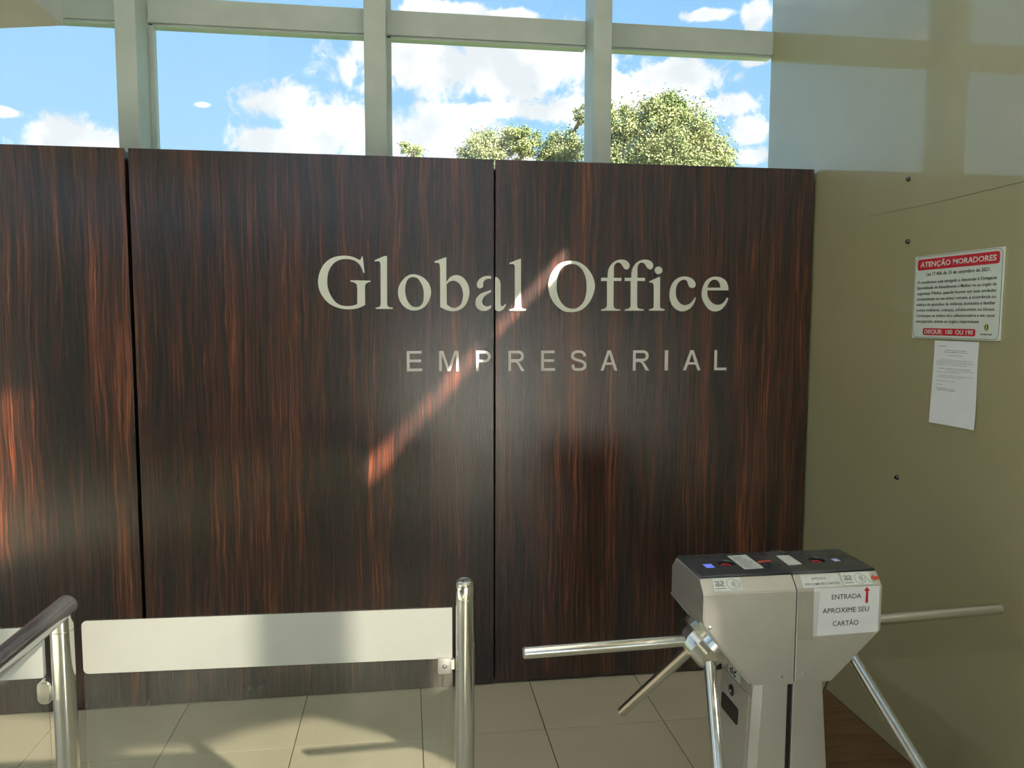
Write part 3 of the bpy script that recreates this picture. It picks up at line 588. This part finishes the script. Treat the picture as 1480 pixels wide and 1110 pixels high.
rflat(sg, 'emblem', [[(1.071, 1.627), (1.0755, 1.629), (1.0750, 1.620)], [(1.089, 1.627), (1.0845, 1.629), (1.0850, 1.620)]], M_green, .0067, .0006)

# the sheet of paper taped under it
ps = empty('paper_sheet', (XR, -.94, 1.286), 'white printed sheet of paper taped below the red and white notice', 'paper')
b_ = B(); NX, NZ = 14, 20; gv = []
def sheet(u, v):
    """u across (0 left), v down; returns y,z and how far it lifts off the wall"""
    yl = -.8356+.0041*v; yr = -1.0467-.003*v + .0035*math.sin(v*5)
    y = yl*(1-u)+yr*u; z = 1.578 + (-.2918*(1-u)-.2895*u)*v
    lift = .0015+.010*max(0, v-.35)**1.5*(.4+.6*u) + .003*math.sin(u*5+v*2)*v
    return y, z, lift
for j in range(NZ+1):
    row = []
    for i in range(NX+1):
        y, z, l_ = sheet(i/NX, j/NZ); row.append(b_.verts.new((XR-l_, y, z)))
    gv.append(row)
for j in range(NZ):
    for i in range(NX): b_.faces.new((gv[j][i], gv[j][i+1], gv[j+1][i+1], gv[j+1][i]))
r_ = bmesh.ops.extrude_face_region(b_, geom=b_.faces[:]); bmesh.ops.translate(b_, vec=(-.0003, 0, 0), verts=[g for g in r_['geom'] if isinstance(g, bmesh.types.BMVert)])
obj('sheet', b_, M_paper, ps, 60)
b_ = B(); rnd = random.Random(3)
def dash(v, u0, u1, th):
    u = u0
    while u < u1:
        w_ = min(rnd.uniform(.018, .07), u1-u)
        q = []
        for uu_, vv_ in ((u, v), (u+w_, v), (u+w_, v+th), (u, v+th)):
            y, z, l_ = sheet(uu_, vv_); q.append(b_.verts.new((XR-l_-.0007, y, z)))
        b_.faces.new(q); u += w_+.012
dash(.062, .08, .30, .006)
for v, a, c, th in ((.108, .27, .74, .008), (.13, .25, .76, .008), (.168, .33, .68, .006)): dash(v, a, c, th)
for v, a, c in ((.225, .16, .90), (.245, .08, .9), (.263, .08, .92), (.283, .08, .78), (.325, .14, .86), (.35, .32, .92), (.37, .08, .62), (.41, .14, .92), (.43, .08, .7), (.475, .12, .52), (.52, .12, .28), (.565, .12, .54), (.585, .14, .55)):
    dash(v, a, c, .0075 if v in (.325, .565, .585) else .005)
obj('print_lines', b_, M_greyink, ps)

# ------------------------------------------------------------------ turnstiles
def clip_plane(bm, co, no):
    r_ = bmesh.ops.bisect_plane(bm, geom=bm.verts[:]+bm.edges[:]+bm.faces[:], plane_co=co, plane_no=no, clear_outer=True)
    bmesh.ops.holes_fill(bm, edges=[e for e in bm.edges if e.is_boundary])
def a2_mark(x, y, w_, h_):
    """the squared a and 2 of the maker's mark, as stroked outlines; returns contours in local units"""
    s = h_/10.; out = []
    def P(ps_): out.append([(x+a*s, y+b*s) for a, b in ps_])
    P([(0, 8), (0, 10), (6.2, 10), (7.6, 8.6), (7.6, 0), (1.4, 0), (0, 1.4), (0, 4.2), (1.4, 5.6), (5.4, 5.6), (5.4, 8)])
    P([(5.4, 3.8), (2.2, 3.8), (2.2, 1.8), (5.4, 1.8)])
    P([(9, 8), (9, 10), (15, 10), (16.4, 8.6), (16.4, 5.4), (15, 4), (11.4, 3.4), (11.4, 2), (16.4, 2), (16.4, 0), (9, 0), (9, 4.2), (10.4, 5.4), (14.2, 6), (14.2, 8)])
    return out
def waves(x, y, r):
    out = []
    for k, rr_ in enumerate((.35, .65, .95)):
        a = [(x+r*rr_*math.cos(t_), y+r*rr_*math.sin(t_)) for t_ in [math.radians(-48+12*i) for i in range(9)]]
        c = [(x+r*(rr_-.13)*math.cos(t_), y+r*(rr_-.13)*math.sin(t_)) for t_ in [math.radians(-48+12*i) for i in range(9)]]
        out.append(a+c[::-1])
    return out

YF, YB = -1.400, -1.150
CH = Vector((0, -.037, .035)).normalized()
def chM(x, v):     # frame on the front chamfer: local x -> X, local y -> up the slope; v from its lower edge
    up_ = Vector((0, .035, .037)).normalized(); p_ = Vector((x, -1.40, .913)) + up_*v
    return plane_matrix(p_ + CH*.0004*0, (1, 0, 0), up_)
def turnstile(s, label):
    left = s < 0
    xi = 1.0525 if left else 1.0555
    e_ = empty('turnstile', ((.9 if left else 1.2), -1.28, 0), label, 'turnstile')
    if left: out = [(xi, .944), (.786, .944), (.786, .828), (.934, .648), (xi, .644)]
    else: out = [(xi, .944), (1.306, .944), (1.306, .786), (1.163, .646), (xi, .648)]
    b_ = prism(B(), out, 'y', YF, YB)
    clip_plane(b_, (0, YF, .9115), CH); clip_plane(b_, (0, YB, .9115), Vector((0, .037, .035)).normalized())
    bmesh.ops.bevel(b_, geom=[e for e in b_.edges], offset=.0022, segments=2, affect='EDGES')
    hd = obj('head_housing', b_, M_steel, e_, 40)
    for sx, sz in (((.8044, .8187), (1.0158, .6695)) if left else ((1.0828, .6692),)):
        obj('screw', lathe(B(), (sx, YF, sz), (0, -1, 0), [(0, .0042), (.0012, .0042), (.0026, .002)], 14), M_chrome, hd, 30)
    # lip plate along the slanted underside
    if left:
        obj('underside_plate', prism(B(), [(.7860, .8290), (.7845, .8235), (.931, .6425), (.937, .6455)], 'y', YF+.020, YB+.004, .001), M_steel, hd)
    # dark top
    xa, xb = (.790, xi-.001) if left else (xi+.001, 1.302)
    cx, cy = (.906, -1.268) if left else (1.180, -1.272)
    qx, qy = (.846, -1.285) if left else (1.238, -1.276)
    sq = [(qx-.014, qy-.019), (qx+.014, qy-.019), (qx+.014, qy+.019), (qx-.014, qy+.019)]
    tp = obj('top_plate', filled([[(xa, -1.3655), (xb, -1.3655), (xb, -1.1845), (xa, -1.1845)], ell(cx, cy, .025, .026, 28), sq], .008, Matrix.Translation((0, 0, .948))), M_dark, e_)
    obj('scanner_well', lathe(B(), (cx, cy, .9441), (0, 0, 1), [(0, .0249), (.0012, .0249)], 28), M_black, tp)
    obj('scanner_light', filled([ell(cx-.004, cy-.006, .015, .014, 16), ell(cx+.001, cy-.001, .008, .009, 12)], .002, Matrix.Translation((0, 0, .9464))), M_redlamp, tp, kind=None)['label'] = 'glowing red scanner light'
    lm = obj('indicator_light', bx(qx-.0138, qx+.0138, qy-.0188, qy+.0188, .9441, .9500 if left else .947), M_bluelamp if left else M_palelamp, tp)
    lm['label'] = 'glowing blue square indicator' if left else 'pale square indicator window'
    # column
    z0, z1 = .012, .652
    def taper(xt, slope, z): return xt + slope*(.65-z)
    if left:
        def sec(z): xo = taper(.945, -.042, z); xr_ = 1.040-.03*(.65-z)*0; return [(xo, YB-.02), (xo, YF+.022), (xo+.019, YF+.006), (1.038, YF+.006), (1.038, YB-.02)]
    else:
        def sec(z): xo = taper(1.143, .085, z); return [(1.0545, YB-.02), (1.0545, YF+.006), (xo-.004, YF+.006), (xo, YF+.012), (xo, YB-.02)]
    b_ = B(); r0 = [b_.verts.new((x, y, z0)) for x, y in sec(z0)]; r1 = [b_.verts.new((x, y, z1)) for x, y in sec(z1)]
    b_.faces.new(r0); b_.faces.new(r1[::-1])
    for i in range(5): b_.faces.new((r0[i], r1[i], r1[(i+1) % 5], r0[(i+1) % 5]))
    bmesh.ops.bevel(b_, geom=b_.edges[:], offset=.0012, segments=1, affect='EDGES')
    col_ = obj('column', b_, M_steel, e_)
    obj('base_plate', bx(.90 if left else 1.056, 1.053 if left else 1.215, YF-.02, YB+.02, .0005, .012, bev=.002), M_steel, e_)
    if left: obj('gap_shade_strip', bx(1.0385, 1.0535, YF+.014, YB-.02, .012, .65), M_black, e_)  # black filler stands in for the shade inside the gap
    if left:
        # everything on the passage side of the column; local frame on the (slightly leaning) side
        n_ = Vector((-1, 0, -.042)).normalized(); upv = Vector((-.042*-1*-1, 0, 1)); upv = Vector((.042, 0, 1)).normalized()
        def SM(y, z, o_=0): return plane_matrix(Vector((taper(.945, -.042, z), y, z)) + n_*o_, (0, -1, 0), upv)
        def side(name, cont, m_, o_, th, par=e_):
            return obj(name, filled(cont, th, SM(0, 0, o_) @ Matrix.Identity(4)), m_, par)
        # local coordinates: x = -y, y = z
        side('top_strip', [[(1.176, .604), (1.372, .604), (1.372, .645), (1.176, .645)]], M_steel, .0012, .0016)
        dr = side('service_door', [rrect(1.176, .03, 1.362, .6005, .003)], M_steel, .0012, .0020)
        side('slot', [rrect(1.190, .480, 1.306, .531, .010)], M_black, .0026, .0012, dr)
        kc = Vector((taper(.945, -.042, .561), -1.252, .561))
        obj('lock', lathe(B(), kc+n_*.002, n_, [(0, .0165), (.002, .0165), (.0024, .010), (.0045, .009), (.0048, .004)], 24), M_black, dr, 30)
        obj('lock_core', lathe(B(), kc+n_*.0065, n_, [(0, .0055), (.001, .0045)], 16), M_chrome, dr, 30)
        st = side('maker_sticker', [rrect(1.223, .6045, 1.302, .6425, .001)], M_signw, .0023, .0006)
        side('mark', a2_mark(1.232, .610, .06, .027)[:3], M_ink, .0027, .0004, st)
    # hub with three arms
    if left:
        ax = Vector((-.77, 0, -.64)).normalized(); hc = Vector((.857, -1.278, .738)); e1 = Vector((0, 1, 0)); 
        arms = [((.828, -1.28, .7345), (.315, -1.28, .7245)), ((.812, -1.255, .700), (.694, -.965, .360)), ((.838, -1.325, .693), (.784, -1.60, .262))]
    else:
        ax = Vector((.77, 0, -.64)).normalized(); hc = Vector((1.235, -1.278, .735)); 
        arms = [((1.262, -1.28, .7600), (1.778, -1.28, .7765)), ((1.285, -1.25, .715), (1.355, -.975, .33)), ((1.2535, -1.315, .712), (1.462, -1.615, .249))]
    hb = obj('hub', lathe(B(), hc - ax*.010, ax, [(0, .070), (.004, .082), (.007, .084), (.031, .084), (.034, .082)], 48), M_chrome, e_, 25)
    obj('hub_cone', lathe(B(), hc + ax*.020, ax, [(0, .066), (.004, .070), (.026, .067), (.052, .050), (.058, .040)], 12), M_chrome, hb, 25)
    for a, c in arms:
        am = obj('arm', tube(B(), a, c, .0168, .002), M_chrome if not left else M_chrome, e_, 30)
        d_ = (Vector(c)-Vector(a)).normalized()
        obj('end_cap', lathe(B(), Vector(c)+d_*.0002, d_, [(0, .0145), (.0015, .0138), (.0022, .012)], 24), M_steel, am, 30)
    return e_
tl = turnstile(-1, 'left steel tripod turnstile, blue light on its top, arms reaching left')
tr_ = turnstile(1, 'right steel tripod turnstile carrying the ENTRADA paper, arm reaching towards olive wall')

def chsticker(parent, x0, x1, v0, v1, m_=M_sticker, name='sticker', r=.002):
    return obj(name, filled([rrect(x0, v0, x1, v1, r)], .0006, chM(0, 0) @ Matrix.Translation((0, 0, .0004))), m_, parent)
def chdraw(parent, cont, m_=M_greyink, name='mark'):
    return obj(name, filled(cont, .0004, chM(0, 0) @ Matrix.Translation((0, 0, .0010))), m_, parent)
def chtext(parent, s, x0, x1, v, h_, m_=M_greyink, bold=0.):
    b_ = text_bm(s, chM(0, 0) @ Matrix.Translation((0, 0, .0008)), height=h_, width=x1-x0, bold=bold, x0=x0, y0=v); return obj('lettering', b_, m_, parent)
st = chsticker(tl, .8185, .8995, .0060, .0435)
chdraw(st, a2_mark(.825, .0195, 0, .015)); chdraw(st, waves(.868, .025, .014)); chdraw(st, [[(.823, .0125), (.852, .0125), (.852, .0145), (.823, .0145)]]); 
chdraw(st, [ell(.873, .025, .016, .0155, 24), ell(.873, .025, .015, .0145, 24)]); chdraw(st, [[(.889, .014), (.895, .025), (.889, .036), (.8905, .036), (.897, .025), (.8905, .014)]])
st = chsticker(tr_, 1.0725, 1.1880, .0030, .0410, M_card, 'label_strip')
chtext(st, 'ENTRADA', 1.105, 1.147, .0265, .0060, bold=.01); chtext(st, 'APROXIME SEU CARTÃO', 1.079, 1.183, .0105, .0062, bold=.01)
st = chsticker(tr_, 1.1945, 1.2790, .0050, .0430)
chdraw(st, a2_mark(1.200, .0200, 0, .014)); chdraw(st, waves(1.242, .024, .014)); chdraw(st, [[(1.198, .012), (1.224, .012), (1.224, .014), (1.198, .014)]])
chdraw(st, [ell(1.247, .024, .016, .0155, 24), ell(1.247, .024, .015, .0145, 24)]); chdraw(st, [[(1.262, .034), (1.274, .012), (1.2755, .012), (1.2635, .034)]])
obj('arrow_sticker', filled([[(1.2800, .0245), (1.2900, .0330), (1.2900, .0285), (1.3050, .0285), (1.3050, .0190), (1.2900, .0190), (1.2900, .0150)]], .0006, chM(0, 0) @ Matrix.Translation((0, 0, .0004))), M_orange, tr_)['label'] = 'orange arrow sticker'
# things stuck to the dark tops
def quadplate(name, pts_, z, m_, parent=None, th=.0008, off=None):
    return obj(name, prism(B(), pts_, 'z', z, z+th), m_, parent, off=off)
lb = quadplate('paper_label', [(.934, -1.209), (.993, -1.205), (.992, -1.327), (.932, -1.331)], .9523, M_card, None, .0006, off=(.96, -1.27, .9523))
tag(lb, 'narrow white printed label stuck across the left turnstile top by the red light', 'label')
b_ = B()
rnd = random.Random(5)
for i in range(11):
    y = -1.218-.0098*i; a = .938+rnd.uniform(0, .004); c = .986-rnd.uniform(0, .02)
    prism(b_, [(a, y), (c, y), (c, y-.0028), (a, y-.0028)], 'z', .9530, .9532)
obj('print_lines', b_, M_greyink, lb)
cd = quadplate('white_card', [(1.0785, -1.2255), (1.1180, -1.2270), (1.1150, -1.3090), (1.0730, -1.3120)], .9523, M_card, None, .0010, off=(1.09, -1.27, .9523))
tag(cd, 'small blank white card lying on the right turnstile top by the joint', 'card')
tg = quadplate('red_tag', [(.999, -1.284), (1.012, -1.278), (1.040, -1.272), (1.043, -1.262), (1.010, -1.264), (.997, -1.272)], .9523, M_orange, tl, .0007)
tg['label'] = 'faded red tag'
b_ = B(); gv = []
for j in range(5):
    row = []
    for i in range(9):
        u = i/8; v = j/4; row.append(b_.verts.new((1.066+.052*u, -1.216+.030*v, .9527+.004*math.sin(u*9+v*3)**2+.006*math.sin(u*PI)*math.sin(v*PI))))
    gv.append(row)
for j in range(4):
    for i in range(8): b_.faces.new((gv[j][i], gv[j][i+1], gv[j+1][i+1], gv[j+1][i]))
o = obj('crumpled_tape', b_, M_tape, None, 60, off=(1.09, -1.2, .9525)); tag(o, 'crumpled clear tape at the back edge where both turnstile tops meet', 'tape')
obj('clear_tape', prism(B(), [(1.040, -1.363), (1.120, -1.363), (1.068, -1.22), (1.020, -1.22)], 'z', .9521, .9523), M_tape, tl)

# paper notice on the right head
pn = empty('paper_notice', (1.2, YF, .78), 'white paper taped to the right turnstile reading ENTRADA APROXIME SEU CARTÃO with red arrow', 'notice')
FM = plane_matrix((0, YF-.0008, 0), (1, 0, 0), (0, 0, 1))
obj('sheet', filled([[(1.1030, .7785), (1.1950, .7800), (1.2970, .7815), (1.2972, .9130), (1.1020, .9160)]], .0006, FM), M_paper, pn)
TMx = plane_matrix((0, YF-.0013, 0), (1, 0, 0), (0, 0, 1))
def ptext(s, x0, x1, z0, z1): obj('lettering', text_bm(s, TMx, height=z1-z0, width=x1-x0, bold=0., depth=.0003, x0=x0, y0=z0), M_ink, pn)
ptext('ENTRADA', 1.1549, 1.2422, .8808, .8945); ptext('APROXIME SEU', 1.1293, 1.2668, .8426, .8566); ptext('CARTÃO', 1.1604, 1.2370, .8050, .8188)
obj('arrow', filled([[(1.2555, .8665), (1.2635, .8665), (1.2630, .9010), (1.2685, .9010), (1.2575, .9125), (1.2500, .9010), (1.2560, .9010)]], .0004, TMx), M_red, pn)['label'] = 'red arrow pointing up'
obj('clear_tape', filled([[(1.0575, .770), (1.1130, .7680), (1.1200, .9050), (1.0560, .9060)]], .0003, plane_matrix((0, YF-.0018, 0), (1, 0, 0), (0, 0, 1))), M_tape, pn)

# ------------------------------------------------------------------ glass barrier: posts, handrail, swing panels
def post(x, y, h_, label, full=False):
    e_ = empty('barrier_post', (x, y, 0), label, 'post'); r = .0245
    obj('tube', lathe(B(), (x, y, .012), (0, 0, 1), [(0, r), (h_-.055, r), (h_-.0545, r-.0006), (h_-.0535, r)] + ([(h_-.012, r)] if full else []), 40), M_chrome, e_, 25)
    obj('floor_flange', lathe(B(), (x, y, .0005), (0, 0, 1), [(0, .055), (.006, .055), (.011, .045), (.0115, r)], 40), M_chrome, e_, 25)
    return e_
pr = post(.137, -1.461, 1.0, 'free-standing polished steel post right of the glass gate')
obj('sleeve', lathe(B(), (.137, -1.461, .9585), (0, 0, 1), [(0, .0245), (.033, .0245), (.0345, .0240)], 40), M_chrome, pr, 25)
obj('cap_ring', lathe(B(), (.137, -1.461, .9928), (0, 0, 1), [(0, .0235), (.001, .0235), (.0015, .0240)], 40), M_black, pr, 25)
obj('cap', lathe(B(), (.137, -1.461, .9940), (0, 0, 1), [(0, .0243), (.004, .0243), (.008, .021), (.0095, .017), (.0082, .013), (.0082, .006), (.0095, .003)], 40), M_chrome, pr, 25)
pl_ = post(-.794, -1.476, .975, 'polished steel post carrying the handrail at lower left', True)
hr = empty('handrail', (-.793, -1.9, .98), 'polished steel handrail tube running from the left post towards the viewer', 'handrail')
pth = [(-.793, y, .980) for y in (-1.4500, -1.4600, -1.52, -1.6, -2.0, -2.6, -3.05)]
obj('rail', sweep(B(), pth, .0245, 40), M_rail, hr, 30)
obj('end_plug', lathe(B(), (-.793, -1.4498, .980), (0, 1, 0), [(0, .0240), (.004, .0240), (.006, .021)], 32), M_black, hr, 30)
pf = post(-.793, -3.00, .96, 'polished steel post at the near end of the handrail', True)
ax_l = (-.768, -1.431); ax_r = (.1065, -1.4600)
def gate(name, x0, y0, x1, y1, z0, z1, zb, label, corner_l, corner_r, cat='gate'):
    e_ = empty(name, ((x0+x1)/2, (y0+y1)/2, z0), label, cat, 'swing panels of clear glass')
    dx, dy = x1-x0, y1-y0; L = math.hypot(dx, dy); M = plane_matrix((x0, y0, 0), (dx, dy, 0), (0, 0, 1))
    def corners(zlo, zhi, rl, rr_):
        return rr4(0, zlo, L, zhi, rl, rr_)
    obj('glass_panel', filled([rr4(0, z0, L, z1, .012 if corner_l else 0, .012 if corner_r else 0)], .008, M), M_gateglass, e_)
    obj('frosted_band', filled([rr4(.0005, zb, L-.0005, z1-.0005, .012 if corner_l else 0, .012 if corner_r else 0)], .0012, M @ Matrix.Translation((0, 0, .0052))), M_frost, e_)
    return e_, M, L
def rr4(x0, y0, x1, y1, rl, rr_, n=5):
    out = []
    for cx, cy, a0, r in ((x1-rr_, y0+rr_, -90, rr_), (x1-rr_, y1-rr_, 0, rr_), (x0+rl, y1-rl, 90, rl), (x0+rl, y0+rl, 180, rl)):
        if r == 0: out.append((cx, cy)); continue
        for i in range(n+1):
            a = math.radians(a0+90*i/n); out.append((cx+r*math.cos(a), cy+r*math.sin(a)))
    return out
g1, GM, GL = gate('glass_gate', ax_l[0], ax_l[1], ax_r[0], ax_r[1], .18, .936, .806, 'clear glass gate with white frosted top band between the two steel posts', True, False)
g2, G2M, G2L = gate('glass_gate', -1.75, -1.44, -.846, -1.44, .18, .930, .806, 'clear glass gate with frosted band at far left behind the handrail', False, True)
def clamp(parent, x, y, z, w_=.034, h_=.041, post_x=None, post_y=None):
    c = obj('clamp', bx(x-w_/2, x+w_/2, y-.014, y+.012, z-h_/2, z+h_/2, bev=.003), M_steel, parent, 30)
    obj('screw', lathe(B(), (x, y-.014, z), (0, -1, 0), [(0, .0062), (.0015, .0062), (.003, .0035)], 16), M_chrome, c, 30)
    if post_x is not None: obj('bracket', bx(min(x, post_x), max(x, post_x), y-.006, y+.006, z-h_*.32, z+h_*.32, bev=.001), M_chrome, c)
clamp(g1, .0860, -1.460, .7895, post_x=.1120)
clamp(g1, .0860, -1.460, .30, post_x=.1120)
def round_clamp(parent, x, y, z, post_x):
    b_ = filled([rrect(x-.016, z-.028, x+.016, z+.028, .014)], .030, plane_matrix((0, y, 0), (1, 0, 0), (0, 0, 1)))
    bmesh.ops.bevel(b_, geom=[e for e in b_.edges if len(e.link_faces) == 2 and e.calc_face_angle(0) > 1.2], offset=.004, segments=3, affect='EDGES')
    c = obj('clamp', b_, M_chrome, parent, 40)
    obj('bracket', bx(x, post_x, y-.010, y+.010, z-.014, z+.014, bev=.002), M_chrome, c)
round_clamp(g2, -.8405, -1.460, .782, -.8188)
round_clamp(g2, -.8405, -1.460, .30, -.8188)

# ------------------------------------------------------------------ outdoors
struct('ground_outside', bx(-60, 60, -60, 90, -.45, -.13), M_lawn)
struct('paving_outside', bx(1.98, 14, -7.21, .6, -.128, -.06), M_pave)
struct('bounce_forecourt', bx(-12, 14, -48, -7.22, -.128, -.06), M_pave)  # pale ground added to bounce sun and feed the veneer's glow
def tree(cx, cy, trunk_h, lobes, n, label, seed, lsize=.05):
    R_ = random.Random(seed)
    e_ = empty('tree', (cx, cy, -.13), label, 'tree', 'trees beyond the window')
    top = Vector((cx, cy, trunk_h)); b_ = B()
    sweep(b_, [(cx, cy, -.2), (cx+.05, cy, trunk_h*.5), (cx-.03, cy+.03, trunk_h)], .17, 10)
    obj('trunk', b_, M_bark, e_, 40)
    bb = B(); bl_ = B(); vs = []; fs = []
    for (lx, ly, lz, rx, ry, rz, dn) in lobes:
        c = Vector((lx, ly, lz))
        sweep(bb, [top+Vector((0, 0, -.3)), (top+c)/2+Vector((0, 0, -.15)), c], .045, 7)
        twigs = []
        for k in range(max(10, int(60*dn))):
            while True:
                v = Vector((R_.uniform(-1, 1), R_.uniform(-1, 1), R_.uniform(-1, 1)))
                if v.length < 1: break
            v = v.normalized()*(.55+.5*R_.random()); q = c+Vector((v.x*rx, v.y*ry, v.z*rz)); twigs.append(q)
            sweep(bb, [c+(q-c)*.1, c+(q-c)*.6+Vector((0, 0, .05)), q], .010, 5)
        for k in range(int(n*dn*2.4)):
            q = R_.choice(twigs); v = Vector([R_.gauss(0, 1) for _ in range(3)])
            sp = .23 if R_.random() < .8 else .4
            p_ = q+Vector((v.x*sp*rx*.55, v.y*sp*ry*.55, v.z*sp*rz*.5-.02))
            d_ = Vector((R_.gauss(0, 1), R_.gauss(0, 1), R_.gauss(-.3, .6))).normalized(); s_ = d_.orthogonal().normalized()
            s_ = (Matrix.Rotation(R_.uniform(0, 6.28), 3, d_) @ s_)
            L_ = lsize*R_.uniform(.6, 1.3); W_ = L_*.26; i0 = len(vs)
            vs += [p_, p_+d_*L_*.5+s_*W_, p_+d_*L_, p_+d_*L_*.5-s_*W_]; fs.append((i0, i0+1, i0+2, i0+3))
    obj('branches', bb, M_bark, e_)
    me = bpy.data.meshes.new('foliage'); base = Vector(e_.location)
    me.from_pydata([tuple(v-base) for v in vs], [], fs); me.materials.append(M_leaf)
    fo = bpy.data.objects.new('foliage', me); COL.objects.link(fo); fo.parent = e_; fo['kind'] = 'stuff'
    return e_
def at(az_, el_, d_): return (d_*math.sin(az_), -D+d_*math.cos(az_), EYE+d_*math.tan(el_))
tree(5.08, 11.85, 3.63, [(5.23, 11.81, 5.27, 0.84, 0.67, 0.79, 1.6), (4.58, 12.02, 5.29, 0.55, 0.5, 0.64, 1.0), (5.81, 11.6, 5.04, 0.6, 0.5, 0.49, 0.9), (4.1, 12.16, 5.72, 0.31, 0.5, 0.41, 0.35), (5.22, 11.82, 5.81, 0.47, 0.5, 0.31, 0.6), (6.12, 11.47, 4.79, 0.33, 0.5, 0.23, 0.35), (4.79, 11.96, 4.6, 1.09, 0.87, 0.66, 1.0), (5.69, 11.64, 4.43, 0.8, 0.64, 0.52, 0.8), (4.18, 12.14, 4.76, 0.56, 0.5, 0.66, 0.7)], 5200, 'large rounded leafy tree behind the right window pane', 11)
tree(2.66, 13.47, 3.87, [(1.71, 13.61, 5.34, 0.57, 0.5, 0.35, 0.75), (2.49, 13.51, 5.49, 0.39, 0.5, 0.33, 0.5), (3.35, 13.36, 5.34, 0.51, 0.5, 0.39, 0.8), (3.81, 13.26, 6.06, 0.18, 0.5, 0.14, 0.08), (1.56, 13.62, 4.89, 0.6, 0.5, 0.35, 0.6), (2.46, 13.51, 4.82, 0.6, 0.5, 0.36, 0.5), (3.21, 13.39, 4.67, 0.75, 0.6, 0.43, 0.7)], 5200, 'smaller broken-crowned tree seen in the middle pane', 12)
tree(-0.02, 13.69, 3.98, [(0.19, 13.69, 5.35, 0.3, 0.5, 0.18, 0.12), (-0.23, 13.69, 4.78, 0.67, 0.53, 0.31, 0.3)], 5200, 'thin wispy tree top at the left of the middle pane', 13)
